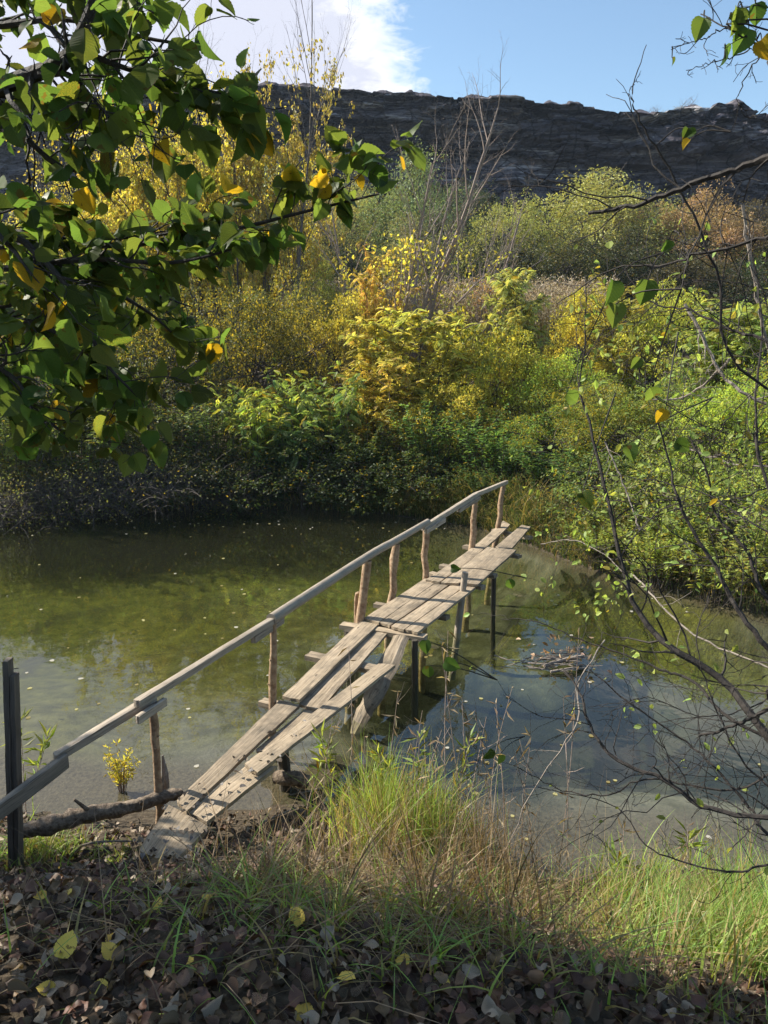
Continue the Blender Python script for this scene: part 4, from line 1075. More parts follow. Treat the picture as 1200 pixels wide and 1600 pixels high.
for q, (px, py, s) in enumerate(big):
    a0, a1 = .3, 6.0                                            # walk down the ray to the ground
    d_ = dirn(px, py)
    for _ in range(40):
        am = (a0+a1)/2; p = np.array([0, 0, CAMZ])+d_*am
        if p[2] > ground_h(p[0], p[1]): a0 = am
        else: a1 = am
    p = np.array([0, 0, CAMZ])+d_*a0+[0, 0, .045]
    if first is None:
        mb = MB(); scatter(mb, BROAD, np.zeros((1, 3)), np.array([[1., 0, .1]]), np.array([[0, 0, 1.]]), .1, .075, np.array([.5])); first = mb.build('yellow_leaf', M_YELLOW); o = first
    else: o = first.copy(); COL.objects.link(o); o.name = 'yellow_leaf'
    o.location = p; o.scale = (s*10,)*3; o.rotation_euler = (rs.uniform(-.7, .2), rs.uniform(-.5, .5), rs.rand()*6.28); o.color = (.66, .42+.08*rs.rand(), .03, 1)
    if q < 2: tag(o, LABY[q], 'leaf', 'yellow leaves fallen on the near bank')
    else: tag(o, 'yellow poplar leaf fallen on the dark litter of the near bank', 'leaf', 'yellow leaves fallen on the near bank')

# leaves on the planks, leaves adrift on the water
rs = np.random.RandomState(131); first = None
for q in range(60):
    t = rs.rand()**1.6; p = at(285+t*200, 1275-t*165, z=.495) if q < 36 else at(rs.uniform(225, 300), rs.uniform(1285, 1335), z=.60); p += [rs.normal(0, .09), rs.normal(0, .05), 0]
    if first is None:
        mb = MB(); scatter(mb, BROADC, np.zeros((1, 3)), np.array([[1., 0, .0]]), np.array([[0, 0, 1.]]), .05, .04, np.array([.3])); first = mb.build('fallen_leaf', M_LITTER); o = first
    else: o = first.copy(); COL.objects.link(o); o.name = 'fallen_leaf'
    o.location = p; o.scale = (rs.uniform(.4, 1.05),)*3; o.rotation_euler = (rs.uniform(-.2, .2), rs.uniform(-.2, .2), rs.rand()*6.28)
    o.color = [(.34, .31, .29, 1), (.30, .24, .16, 1), (.14, .10, .06, 1)][rs.randint(3)]
    tag(o, 'dry pale leaf lying on or between the near bridge planks', 'leaf', 'leaves on the near planks')
first = None; q = 0
while q < 170:
    px, py = rs.uniform(0, 1200), rs.uniform(820, 1330)
    if q < 60: px, py = rs.uniform(0, 700), rs.normal(822, 8)
    p = at(px, py, z=.006)
    if ground_h(p[0], p[1]) > -.02: 
        q += .01; continue
    if first is None:
        mb = MB(); scatter(mb, (T_broad(9, .05)[0]*[1, 1, .3], T_broad(9, .05)[1]), np.array([[-.025, 0, 0]]), np.array([[1., 0, 0]]), np.array([[0, 0, 1.]]), .055, .045, np.array([.4])); first = mb.build('floating_leaf', M_YELLOW); o = first
    else: o = first.copy(); COL.objects.link(o); o.name = 'floating_leaf'
    o.location = p; o.scale = (rs.uniform(.5, 1.15),)*3; o.rotation_euler = (0, 0, rs.rand()*6.28); o.color = [(.42, .38, .14, 1), (.48, .45, .38, 1), (.25, .2, .06, 1)][rs.randint(3)]
    tag(o, 'small pale leaf afloat on the river', 'leaf', 'leaves afloat on the river'); q = int(q)+1


def hit(px, py):
    d_ = dirn(px, py); a0, a1 = .3, 9.0
    for _ in range(40):
        am = (a0+a1)/2; p = np.array([0, 0, CAMZ])+d_*am
        if p[2] > ground_h(p[0], p[1]): a0 = am
        else: a1 = am
    return np.array([0, 0, CAMZ])+d_*a0


def grass_patch(mbg, px, py, spread, n, h, bend=(.2, 1.0), w=.007, lean=None, edge=True):
    n = int(n*.72); c = hit(px, py); x = c[0]+rs.normal(0, spread[0], n); y = c[1]+rs.normal(0, spread[1], n)
    # tufts
    tx = np.round(x/.16+rs.normal(0, .2, n)); x = x*.45+tx*.16*.55
    yn = np.interp(x, NX, NY); k_ = y < yn+.05; x, y = x[k_], y[k_]; m = len(x)
    P = np.stack([x, y, np.maximum(ground_h(x, y), -.05)-.02], 1)
    ln = rs.rand(m)*6.28 if lean is None else rs.normal(lean, .8, m)
    tl = .55+.75*vn(x*5.3, y*5.3, 2.2)
    blades(mbg, P, rs.uniform(h[0], h[1], m)*tl, 1.35*w*rs.uniform(.5, 1.4, m), ln, rs.uniform(bend[0], bend[1], m), 5, np.clip(.75*vn(x*7, y*7)+.45*rs.rand(m)-.1, 0, 1))


rs = np.random.RandomState(140)
mb = MB()
grass_patch(mb, 625, 1340, (.20, .20), 3300, (.35, .85), (.05, .6))
grass_patch(mb, 720, 1400, (.25, .22), 900, (.15, .4), (.3, 1.2))
grass_patch(mb, 1120, 1490, (.30, .32), 3400, (.25, .62), (.3, 1.3), lean=.6)
grass_patch(mb, 1190, 1480, (.28, .40), 1200, (.3, .6), (.1, .6), w=.009)
grass_patch(mb, 965, 1420, (.10, .15), 350, (.2, .45), (.1, .6))
grass_patch(mb, 200, 1340, (.22, .10), 500, (.05, .14), (.3, 1.0))
grass_patch(mb, 50, 1340, (.16, .16), 900, (.10, .3), (.3, 1.0))
grass_patch(mb, 20, 1250, (.10, .1), 250, (.3, .6), (.1, .6), w=.012)
grass_patch(mb, 440, 1420, (.25, .2), 700, (.1, .3), (.3, 1.2))
grass_patch(mb, 840, 1440, (.25, .22), 900, (.15, .38), (.3, 1.2))
grass_patch(mb, 520, 1540, (.5, .2), 220, (.08, .25), (.4, 1.4), w=.005)
grass_patch(mb, 640, 1440, (.30, .14), 500, (.12, .36), (.2, 1.2))
grass_patch(mb, 900, 1530, (.5, .12), 500, (.06, .25), (.4, 1.4))
grass_patch(mb, 300, 1440, (.4, .14), 260, (.06, .22), (.4, 1.4))
grass_patch(mb, 600, 1470, (.4, .2), 450, (.1, .3), (.4, 1.2))
o = mb.build('grass', M_GRASS); o.color = (.21, .34, .045, 1); tag(o, 'green tufts of bank grass in front of the water', 'grass', kind='stuff')
mb = MB()
grass_patch(mb, 620, 1410, (.30, .18), 600, (.2, .65), (.2, 1.3), w=.005)
grass_patch(mb, 430, 1400, (.22, .16), 600, (.12, .4), (.5, 1.4), w=.005)
grass_patch(mb, 820, 1430, (.25, .2), 700, (.2, .5), (.3, 1.3), w=.005)
grass_patch(mb, 1080, 1450, (.3, .25), 400, (.2, .6), (.3, 1.3), w=.005)
grass_patch(mb, 740, 1370, (.16, .16), 450, (.4, .85), (.1, .7), w=.004)
grass_patch(mb, 620, 1460, (.38, .2), 700, (.15, .5), (.6, 1.8), w=.004)
grass_patch(mb, 700, 1400, (.40, .2), 500, (.4, .95), (.05, .5), w=.0035)
grass_patch(mb, 340, 1460, (.35, .25), 200, (.15, .5), (1.2, 2.0), w=.003)
grass_patch(mb, 1000, 1540, (.5, .3), 500, (.15, .5), (1.0, 2.0), w=.003)
o = mb.build('dry_grass', M_DRY); o.color = (.26, .18, .095, 1); tag(o, 'dry straw-coloured grass tangled along the near bank', 'grass', kind='stuff')

# dry stalks standing up before the water, one object each
rs = np.random.RandomState(141)
SIDE = lambda px: 'left' if px < 580 else 'middle' if px < 760 else 'right'
stalks = [(700, 1340, 700, 985), (742, 1330, 722, 1090), (760, 1330, 800, 1075), (775, 1330, 742, 1110), (720, 1340, 760, 1120), (790, 1340, 775, 1100), (655, 1340, 690, 1140), (540, 1300, 545, 1010), (600, 1300, 622, 1080), (590, 1320, 570, 1150),
          (815, 1360, 830, 1150), (680, 1350, 642, 1160), (505, 1300, 520, 1120), (870, 1380, 905, 980), (885, 1390, 880, 1090), (985, 1400, 975, 1290), (1090, 1420, 1075, 1290), (735, 1345, 690, 1010), (835, 1370, 805, 1180), (612, 1330, 660, 1110)]
for q, (bx, by, tx, ty) in enumerate(stalks):
    B_ = hit(bx, by); T_ = at(tx, ty, Y=B_[1]+rs.uniform(-.1, .3)); M_ = (B_+T_)/2+rs.normal(0, .04, 3)
    ms, mc = MB(), MB(); sp = smooth_line([B_-[0, 0, .05], M_, T_], 14); tube(ms, sp, np.linspace(.0045, .0016, 14), 4)
    for s in range(5):
        i0 = rs.randint(5, 13); d_ = unit((sp[-1]-sp[0])[None])[0]*.5+rs.normal(0, .5, 3); Lq = rs.uniform(.06, .2); tube(ms, [sp[i0], sp[i0]+d_*Lq*.5, sp[i0]+d_*Lq+[0, 0, .02]], [.0022, .0016, .001], 3)
    E_ = empty('dry_stalk', B_, ['thin dry reddish stalk', 'forked dry stalk with withered leaves', 'crooked brown dry stalk'][q % 3]+(' rising high' if ty < 1085 else ' of middling height' if ty < 1140 else ' standing low')+', '+SIDE(bx)+' of the near bank grass', 'stalk', 'dry stalks on the near bank')
    ms.build('stem', M_PINK, E_, B_)
    m = 14; q_ = sp[rs.randint(3, 14, m)]; scatter(mc, DIA, q_, unit(rs.normal(0, .6, (m, 3))+[0, 0, -.2]), rand_dirs(m), rs.uniform(.04, .12, m), .010); o = mc.build('withered_leaves', M_DRY, E_, B_); o.color = (.33, .25, .14, 1)

# young willow-like shoots with narrow leaves in whorls
for px, py, tx, ty in [(545, 1300, 500, 1140), (600, 1310, 590, 1165), (650, 1320, 655, 1150), (470, 1290, 520, 1150), (690, 1330, 735, 1150), (575, 1320, 612, 1190), (960, 1420, 965, 1340), (1000, 1420, 1010, 1345), (1090, 1400, 1075, 1300), (40, 1270, 30, 1120), (20, 1280, 75, 1150)]:
    B_ = hit(px, py); T_ = at(tx, ty, Y=B_[1]+.1); ms, mc = MB(), MB(); sp = smooth_line([B_-[0, 0, .05], (B_+T_)/2+rs.normal(0, .02, 3), T_], 10); tube(ms, sp, np.linspace(.005, .0015, 10), 4)
    m = 26; t = rs.beta(3, 1.3, m)*9; i0 = np.minimum(t.astype(int), 8); q_ = sp[i0]+(sp[i0+1]-sp[i0])*(t-i0)[:, None]
    scatter(mc, DIA, q_, unit(rs.normal(0, .6, (m, 3))*[1, 1, .4]+[0, 0, .45]), rand_dirs(m), rs.uniform(.08, .17, m), .013)
    E_ = empty('leafy_shoot', B_, 'young shoot with narrow light green leaves '+('beside the dark post' if px < 100 else 'beside the near planks of the bridge' if px < 560 else 'in the tall green tuft in the middle' if px < 800 else 'at the water edge on the right'), 'plant', 'young shoots on the near bank'); ms.build('stem', M_PINK, E_, B_)
    o = mc.build('foliage', M_LEAF, E_, B_); o.color = (.27, .33, .06, 1)

# ------------------------------------------------------------------ trees reaching over the camera
def twigs_along(ms, tips, pts, rad, every, L, seed, sub=3, flat=.8, thick=.5):
    """side twigs along a traced limb, with their own sub-twigs"""
    n = len(pts)
    for i0 in range(1, n-1):
        if rs.rand() > every: continue
        dd = unit((pts[i0+1]-pts[i0-1])[None])[0]; side = unit(np.cross(dd, rs.normal(size=3))[None])[0]*[1, flat, 1]
        Lq = L*rs.uniform(.4, 1.2); d0 = dd*.65+side*.8; p = pts[i0]
        tw = [p]
        for s in range(6): d0 = unit((d0+rs.normal(0, .22, 3))[None])[0]; tw.append(tw[-1]+d0*Lq/6)
        tw = np.array(tw); r0 = max(rad[i0]*thick, .0012); tube(ms, tw, np.linspace(r0, .0009, 7), 4); tips.append(tw)
        for s in range(sub):
            k_ = rs.randint(2, 6); d1 = unit((tw[k_]-tw[k_-1]+rs.normal(0, Lq/6*1.1, 3))[None])[0]; e = [tw[k_]]
            for _ in range(4): d1 = unit((d1+rs.normal(0, .25, 3))[None])[0]; e.append(e[-1]+d1*Lq*.09*rs.uniform(.6, 1.4))
            e = np.array(e); tube(ms, e, np.linspace(r0*.5, .0007, 5), 3); tips.append(e)


def leaves_on(mc, tw, per, T, L, W_, hang=.5, pet=.012):
    for t_ in tw:
        m = rs.poisson(per)
        if not m: continue
        u = rs.uniform(.25, 1, m)*(len(t_)-1); i0 = np.minimum(u.astype(int), len(t_)-2); q = t_[i0]+(t_[i0+1]-t_[i0])*(u-i0)[:, None]
        D = unit(rs.normal(0, .7, (m, 3))+unit((t_[-1]-t_[0])[None])*.6+[0, 0, -hang]); N = unit(rs.normal(0, .55, (m, 3))+[0, -.35, .8])
        s = rs.uniform(.5, 1.2, m); scatter(mc, T, q+D*pet, D, N, L*s, W_*s)


# the hazel at the left: trunk off to the left, limbs in front of the camera
rs = np.random.RandomState(150)
HZ = np.array([-2.7, 1.9, float(ground_h(-2.7, 1.9))-.1])
hz = empty('hazel_tree', HZ, 'broad-leaved tree with large dark toothed leaves hanging into the picture from the upper left', 'tree')
mt, mbk, mlf = MB(), MB(), MB()
tube(mt, smooth_line([HZ, HZ+[.05, .05, 1.2], HZ+[-.1, .1, 2.6], HZ+[-.3, .3, 4.2]], 16), np.linspace(.11, .05, 16), 10, wob=.1)
mt.build('trunk', M_BARK, hz, HZ, smooth=True)
limbs = [
    [(-260, 210, 1.75), (-60, 155, 1.6), (0, 135, 1.55), (90, 100, 1.5), (122, 62, 1.5), (155, -20, 1.5)],
    [(112, 74, 1.5), (200, 108, 1.55), (285, 132, 1.65), (350, 147, 1.7)],
    [(60, 118, 1.5), (110, 118, 1.5), (150, 160, 1.5), (185, 200, 1.5)],
    [(-200, 60, 2.1), (0, 40, 2.0), (100, 30, 1.95), (230, 60, 1.9), (300, 70, 1.9)],
    [(-260, 260, 1.8), (0, 160, 1.7), (40, 215, 1.6), (100, 262, 1.6), (160, 270, 1.6)],
    [(-260, 420, 2.3), (0, 385, 2.1), (130, 385, 2.0), (250, 378, 1.95), (350, 362, 1.9), (480, 330, 1.85), (592, 303, 1.8)],
    [(-200, 400, 1.9), (0, 370, 1.8), (60, 400, 1.75), (120, 470, 1.7), (160, 560, 1.7), (215, 620, 1.7)],
    [(-200, 520, 2.4), (0, 480, 2.2), (120, 440, 2.1), (220, 480, 2.0), (290, 540, 2.0)],
    [(-240, 640, 2.0), (0, 620, 1.9), (60, 650, 1.85), (120, 690, 1.8)],
    [(-240, 440, 2.6), (0, 450, 2.5), (150, 440, 2.4), (240, 460, 2.4), (300, 480, 2.3)],
    [(-240, 560, 2.6), (0, 540, 2.6), (100, 520, 2.5), (180, 510, 2.4)],
    [(-240, -80, 1.9), (0, -40, 1.8), (150, -30, 1.8), (240, 20, 1.8)],
    [(-240, 430, 1.9), (0, 420, 1.8), (140, 405, 1.75), (270, 410, 1.7), (380, 385, 1.7)],
    [(-240, 520, 2.2), (0, 500, 2.0), (90, 520, 1.9), (170, 580, 1.9), (200, 600, 1.9)],
    [(-240, 350, 2.2), (0, 360, 2.1), (120, 372, 2.0), (240, 368, 1.9), (310, 352, 1.9)],
    [(-240, 320, 1.6), (-60, 330, 1.5), (10, 380, 1.45), (50, 430, 1.4)],
    [(-240, 600, 1.7), (-60, 560, 1.6), (20, 590, 1.55), (50, 640, 1.5)],
]
den = [.55, .8, .5, .6, .4, 1.3, 1.1, 1.2, .9, 1.1, 1.3, .9, 1.3, 1.2, 1.2, 1.0, 1.0]
for L_, dn in zip(limbs, den):
    P = [at(a, b, Y=c) for a, b, c in L_]
    if L_[0][0] < -150: P = [HZ+[-.1, .1, 1.2+max(0, P[0][2]-3.2)]] + P
    sp = smooth_line(P, 30); r0 = .012 if L_[0][0] < -150 else .006; rad = np.linspace(r0, .0022, 30)
    if L_ is limbs[0]: rad = np.linspace(.022, .008, 30)
    mb_ = MB(); tube(mb_, sp, rad, 6, wob=.1); tips = [sp[8:15], sp[13:20], sp[18:25], sp[23:]]
    twigs_along(mb_, tips, sp, rad, .75, .15, 0, sub=2)
    mb_.build('branch', M_TWIG, hz, HZ)
    leaves_on(mlf, tips[0::3], 1.8*dn, BROAD, .056, .050, .55); leaves_on(mlf, tips[1::3], 1.8*dn, BROAD2, .060, .052, .75); leaves_on(mlf, tips[2::3], 2.2*dn, BROAD3, .050, .042, .4)
o = mlf.build('foliage', M_NEAR, hz, HZ); o.color = (.075, .125, .022, 1)
# its upper crown, out of the picture, which shades the near bank
rs = np.random.RandomState(151)
def crown_blob(c, R, n, ln, mat=M_NEAR, parent=hz, origin=HZ, color=(.06, .115, .02, 1)):
    mb_ = MB(); c = np.asarray(c, float); cc = c+rand_dirs(26)*np.array(R)*rs.uniform(.3, .9, (26, 1)); k_ = rs.randint(0, 26, n)
    P = cc[k_]+rand_dirs(n)*rs.uniform(0, .55, (n, 1))
    scatter(mb_, BROADF, P, unit(rs.normal(0, .7, (n, 3))+[0, 0, -.4]), unit(rs.normal(0, .5, (n, 3))+[0, 0, 1]), ln, ln*.85)
    for q in cc: tube(mb_, smooth_line([c-[0, 0, R[2]], (c+q)/2+rs.normal(0, .1, 3), q], 6), np.linspace(.03, .005, 6), 4)
    o = mb_.build('crown', mat, parent, origin); o.color = color; return o


crown_blob((-3.7, 3.35, 4.7), (1.4, 1.15, 1.4), 6000, .10)
T2 = np.array([-7.0, 4.6, float(ground_h(-7.0, 4.6))-.1])
t2 = empty('unseen_bank_tree', T2, 'leafy tree on the near bank left of the picture, shading the leaf litter', 'tree')
mb = MB(); tube(mb, smooth_line([T2, T2+[.1, 0, 1.5], T2+[.2, .2, 3.2]], 10), np.linspace(.14, .06, 10), 9); mb.build('trunk', M_BARK, t2, T2)
crown_blob((-6.6, 5.0, 4.4), (1.7, 1.4, 1.1), 3600, .10, parent=t2, origin=T2)

T3 = np.array([-1.6, -2.2, float(ground_h(-1.6, -2.2))-.1])  # unseen tree, added only to block sky light and darken the near bank
t3 = empty('unseen_bank_tree', T3, 'added unseen tree behind the viewpoint whose crown keeps sky light off the near bank', 'tree')
mb = MB(); tube(mb, smooth_line([T3, T3+[.1, 0, 2], T3+[.3, .3, 4.5]], 10), np.linspace(.18, .08, 10), 9); mb.build('trunk', M_BARK, t3, T3)
crown_blob((-1.0, -.6, 7.6), (3.2, 2.2, .9), 6500, .12, parent=t3, origin=T3); crown_blob((2.6, -.9, 7.2), (2.6, 1.8, .9), 4500, .12, parent=t3, origin=T3)

# the thorny tree on the right: dark bare limbs, a few leaves
rs = np.random.RandomState(160)
TH = np.array([2.9, 2.4, float(ground_h(2.9, 2.4))-.1])
th = empty('bare_branched_tree', TH, 'tree right of the picture sending dark bare crooked branches across the water', 'tree')
mb = MB(); tube(mb, smooth_line([TH, TH+[-.1, .1, .9], TH+[.05, .1, 1.8], TH+[0, 0, 3.2]], 16), np.linspace(.09, .04, 16), 9, wob=.1); mb.build('trunk', M_BARK, th, TH)
lft = MB(); lfb = MB()
dark = [  # (points, r0, r1, twig density, twig length, leaves)
    ([(1330, 1290, 2.5), (1200, 1150, 2.7), (1130, 1062, 2.9), (1060, 1020, 3.0), (1020, 985, 3.1), (985, 930, 3.2), (965, 850, 3.3), (945, 760, 3.4), (925, 680, 3.5), (905, 600, 3.6), (915, 540, 3.6), (915, 430, 3.7)], .026, .003, .45, .5, .5),
    ([(1330, 1290, 2.3), (1200, 1278, 2.4), (1100, 1262, 2.5), (1030, 1215, 2.6), (960, 1185, 2.7), (920, 1130, 2.8), (905, 1080, 2.9), (880, 1045, 3.0)], .014, .006, .6, .4, .1),
    ([(1330, 1150, 2.6), (1200, 1012, 2.7), (1150, 946, 2.8), (1117, 883, 2.9), (1067, 800, 3.0), (1045, 720, 3.1), (1025, 640, 3.1)], .018, .004, .45, .4, .8),
    ([(1330, 1100, 2.8), (1200, 937, 3.0), (1167, 862, 3.1), (1117, 800, 3.2), (1105, 740, 3.2), (1075, 680, 3.3)], .015, .004, .4, .4, .8),
    ([(1330, 1400, 2.2), (1200, 1304, 2.4), (1171, 1262, 2.5), (1117, 1200, 2.6), (1075, 1162, 2.7), (992, 1104, 2.8), (921, 1046, 2.9)], .010, .003, .6, .35, .1),
    ([(1220, 1160, 2.7), (1087, 1067, 3.0), (1033, 1046, 3.1), (971, 1021, 3.2), (908, 1000, 3.3), (837, 971, 3.4), (783, 967, 3.5)], .010, .002, .5, .3, .5),
    ([(1280, 1070, 2.3), (1200, 1108, 2.4), (1150, 1133, 2.5), (1092, 1150, 2.6)], .014, .006, .5, .35, .1),
    ([(1300, 1200, 2.5), (1150, 1235, 2.6), (1012, 1217, 2.7), (950, 1242, 2.7), (875, 1233, 2.8), (812, 1200, 2.9)], .007, .002, .6, .3, .05),
    ([(1280, 1330, 2.3), (1200, 1350, 2.4), (1150, 1362, 2.4), (1080, 1350, 2.5), (1010, 1320, 2.6), (960, 1260, 2.7), (840, 1230, 2.8)], .007, .002, .5, .25, .05),
    ([(1400, 190, 1.6), (1200, 245, 1.8), (1100, 282, 1.9), (1000, 318, 2.0), (920, 333, 2.1)], .013, .006, .25, .3, .0),
    ([(1350, 330, 2.0), (1200, 372, 2.2), (1100, 395, 2.3), (1030, 415, 2.4), (960, 420, 2.5), (870, 475, 2.6)], .010, .002, .5, .35, .4),
    ([(1330, 600, 2.2), (1200, 535, 2.4), (1140, 515, 2.5), (1080, 485, 2.6), (1015, 470, 2.7), (960, 400, 2.8)], .010, .002, .45, .35, .4),
    ([(1330, 1020, 2.4), (1200, 760, 2.6), (1180, 640, 2.7), (1190, 500, 2.8), (1165, 330, 2.9)], .010, .003, .4, .35, .5),
    ([(1330, 160, 1.9), (1200, 78, 2.1), (1150, 50, 2.1), (1095, 22, 2.2)], .005, .002, .3, .12, .0),
    ([(1260, 60, 2.1), (1140, 45, 2.2), (1100, 60, 2.2), (1050, 74, 2.2)], .0035, .0012, .2, .08, .0),
    ([(1260, 40, 2.1), (1165, 82, 2.2), (1120, 95, 2.2), (1072, 110, 2.2)], .0035, .0012, .2, .08, .0),
    ([(1250, 20, 2.1), (1190, 85, 2.2), (1155, 145, 2.2), (1165, 180, 2.2), (1200, 190, 2.2)], .003, .0012, .2, .06, .0),
    ([(1230, 620, 2.4), (1120, 420, 2.4), (1060, 290, 2.4), (1000, 190, 2.4), (988, 150, 2.4), (1010, 70, 2.4)], .007, .0015, .15, .12, .0),
    ([(1300, 700, 3.2), (1180, 690, 3.3), (1080, 655, 3.4), (1000, 600, 3.5), (950, 560, 3.6)], .006, .0015, .8, .4, 1.6),
    ([(1300, 760, 3.4), (1150, 780, 3.5), (1040, 800, 3.6), (950, 850, 3.8), (880, 860, 4.0)], .007, .0015, .8, .35, 2.2),
    ([(1300, 900, 3.6), (1150, 870, 3.7), (1050, 880, 3.8), (960, 900, 3.9)], .006, .0015, .8, .35, 2.0),
    ([(1300, 560, 3.0), (1190, 600, 3.1), (1110, 690, 3.2), (1040, 750, 3.3)], .006, .0015, .8, .4, 1.4),
    ([(1300, 480, 3.0), (1190, 450, 3.1), (1080, 440, 3.2), (990, 500, 3.3), (930, 520, 3.4)], .005, .0015, .7, .35, .9),
    ([(1300, 980, 2.9), (1200, 1090, 3.0), (1100, 1120, 3.0), (1010, 1090, 3.1), (940, 1120, 3.1)], .006, .0015, .8, .35, .1),
    ([(1300, 1250, 2.4), (1180, 1210, 2.5), (1120, 1110, 2.6), (1090, 1010, 2.7), (1105, 930, 2.8)], .007, .002, .8, .35, .2),
    ([(1280, 860, 2.7), (1100, 770, 3.0), (980, 745, 3.2), (880, 735, 3.4)], .006, .0015, .6, .3, .9),
]
ALL = []
for L_, r0, r1, ev, tl, lv_ in dark:
    r0, r1 = r0*.75, r1*.75
    P = [at(a, b, Y=c) for a, b, c in L_]
    zt = min(max(P[0][2]-.25, TH[2]+.5), TH[2]+3.1)
    P = [np.array([TH[0], TH[1], zt])]+P
    sp = smooth_line(P, 40); sp[8:-1] += rs.normal(0, .0025, (31, 3)); rad = np.linspace(r0, r1, 40); mb_ = MB(); tube(mb_, sp, rad, 6, wob=.15); tips = []
    twigs_along(mb_, tips, sp[6:], rad[6:], ev, tl, 0, sub=3, thick=.4)
    mb_.build('branch', M_TWIG, th, TH); leaves_on(lft, tips, lv_, OVAL, .036, .022, .3, .006); ALL += [sp]+tips
# traced larger leaves
for px, py, Yd, s in [(958, 438, 1.9, .06), (962, 475, 1.9, .055), (1012, 437, 1.9, .06), (1045, 375, 2, .035), (1100, 28, 2.2, .055), (1132, 72, 2.2, .05), (1152, 12, 2.1, .06), (1170, 45, 2.1, .06), (1190, 62, 2.1, .06), (1180, 5, 2.1, .05),
                      (1140, 25, 2.1, .05), (1050, 90, 2.2, .02), (1015, 605, 2, .055), (1040, 640, 2, .04), (1055, 690, 2.2, .05), (980, 695, 2.2, .05), (910, 770, 2.2, .055), (1075, 200, 2.3, .03), (1088, 205, 2.3, .03), (1078, 218, 2.3, .03), (695, 1033, 2.6, .06),
                      (670, 1040, 2.6, .05), (665, 1000, 2.6, .05), (768, 1170, 2.6, .05), (780, 1180, 2.6, .045), (705, 888, 3.3, .045), (795, 905, 3.3, .05), (885, 615, 2.2, .05), (1000, 560, 2.4, .04)]:
    p = at(px, py, Y=Yd); pp_ = np.concatenate(ALL); k_ = pp_[np.argmin(((pp_-p)**2).sum(1))]
    if np.linalg.norm(k_-p) < .9:
        mst_ = MB(); tube(mst_, smooth_line([p, p*.6+k_*.4+[0, 0, .015], k_], 7), [.0012, .0014, .0016, .0018, .002, .0022, .0024], 4); mst_.build('twig', M_TWIG, th, TH)
    scatter(lfb, BROAD2, p[None]-[0, 0, 0], unit(rs.normal(0, .4, (1, 3))+[0, 0, -.7]), unit(rs.normal(0, .3, (1, 3))+[0, -1, .3]), s, s*.9)
o = lft.build('foliage', M_LEAF, th, TH); o.color = (.27, .36, .06, 1)
o = lfb.build('leaves', M_NEAR, th, TH); o.color = (.06, .115, .02, 1)

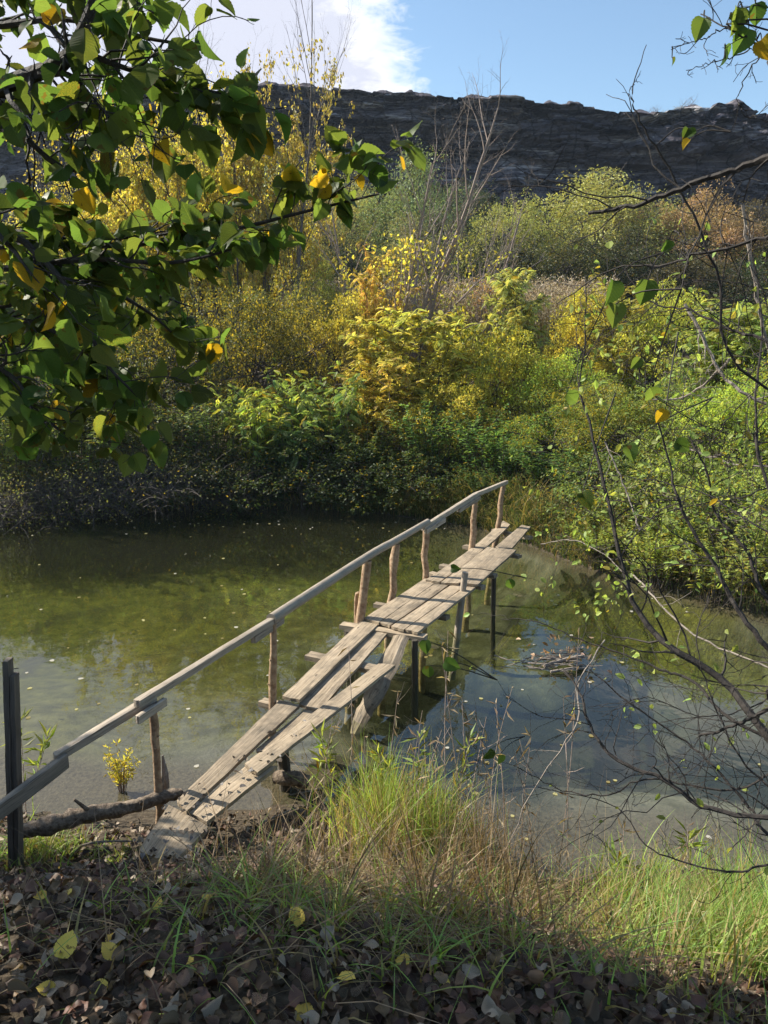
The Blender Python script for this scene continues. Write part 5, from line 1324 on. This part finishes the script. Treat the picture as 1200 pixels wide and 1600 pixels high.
# pale dead sticks on the right bank and over the water
rs = np.random.RandomState(170)
for L_, r0, r1, lab in [
    ([(987, 896, 5.5), (1025, 937, 5.0), (1067, 979, 4.6), (1117, 1008, 4.4), (1200, 1042, 4.1), (1300, 1070, 3.9)], .006, .005, 'long pale dead branch slanting over the water at the right'),
    ([(1070, 475, 5.0), (1100, 530, 4.9), (1125, 580, 4.8), (1155, 610, 4.7), (1205, 632, 4.6), (1300, 640, 4.5)], .010, .010, 'pale smooth bent branch at the right edge in front of the bushes'),
    ([(1160, 320, 4.5), (1172, 400, 4.5), (1185, 470, 4.5), (1200, 540, 4.5), (1260, 700, 4.5)], .008, .010, 'upright pale stem near the right edge below the cliff'),
    ([(845, 850, 6.3), (900, 845, 6.0), (960, 880, 5.6), (990, 930, 5.3)], .0035, .0035, 'thin arching dead twig right of the bridge end'),
    ([(1020, 625, 5.5), (1060, 622, 5.4), (1095, 605, 5.2), (1140, 560, 5)], .006, .008, 'thin pale twig crossing behind the bent branch'),
    ([(945, 1000, 4.5), (905, 1065, 4.2), (905, 1120, 4), (870, 1180, 3.9), (830, 1240, 3.8), (790, 1330, 3.7)], .005, .0035, 'pale forked dead branch curving down from the driftwood to the bank'),
    ([(1075, 700, 5.5), (1150, 725, 5.2), (1240, 730, 5)], .006, .008, 'pale level stick between the right shrubs'),
    ([(945, 690, 6), (975, 760, 5.8), (1000, 830, 5.6)], .006, .006, 'pale leaning stick on the right bank'),
]:
    P = [at(a, b, Y=c) for a, b, c in L_]; sp = smooth_line(P, 22); sp[1:-1] += rs.normal(0, .004, (20, 3)); mb = MB(); tube(mb, sp, np.linspace(r0, r1, 22), 6, wob=.15)
    tips = []; twigs_along(mb, tips, sp, np.linspace(r0, r1, 22), .3, .25, 0, sub=2, thick=.4); top_mesh(mb, 'dead_branch', M_PALE, lab, 'branch', P[-1], group='pale dead branches on the right')

# the slight autumn haze of the valley
mb = MB(); hx, hy0, hy1, hz0, hz1 = 230, -70, 240, -4.0, 34
mb.add([[-hx, hy0, hz0], [hx, hy0, hz0], [hx, hy1, hz0], [-hx, hy1, hz0], [-hx, hy0, hz1], [hx, hy0, hz1], [hx, hy1, hz1], [-hx, hy1, hz1]],
       [[3, 2, 1, 0], [4, 5, 6, 7], [0, 1, 5, 4], [1, 2, 6, 5], [2, 3, 7, 6], [3, 0, 4, 7]], (0, 0, 0))
mh, nt, out = new_mat('haze'); pv = nd(nt, 'ShaderNodeVolumePrincipled', i_Density=.00035); pv.inputs['Color'].default_value = (.62, .78, 1, 1); pv.inputs['Anisotropy'].default_value = .3
lk(nt, pv.outputs[0], out.inputs['Volume'])
tag(mb.build('haze', mh), 'thin bluish haze in the valley air', 'haze', kind='stuff')

rs = np.random.RandomState(180)
for q, (px, py, zz, ln, az, lab) in enumerate([(500, 1235, .06, .5, .3, 'grey stick in the hollow between the planks and the tall grass'), (470, 1250, .1, .4, 2.2, 'short brown stick lying right of the near planks'), (520, 1265, .12, .6, 1.1, 'thin pale stick propped beside the green tuft'),
                                              (410, 1290, .3, .55, .5, 'bent stick below the right edge of the near planks'), (150, 1330, .5, .5, .1, 'small stick on the bank under the fallen log')]):
    c0 = hit(px, py)+[0, 0, .03]; d_ = np.array([math.cos(az), math.sin(az), .12]); mb = MB()
    tube(mb, smooth_line([c0-d_*ln/2, c0+rs.normal(0, .02, 3), c0+d_*ln/2], 10), np.linspace(.011, .005, 10), 6, wob=.3)
    top_mesh(mb, 'stick', M_PALE, lab, 'stick', c0)
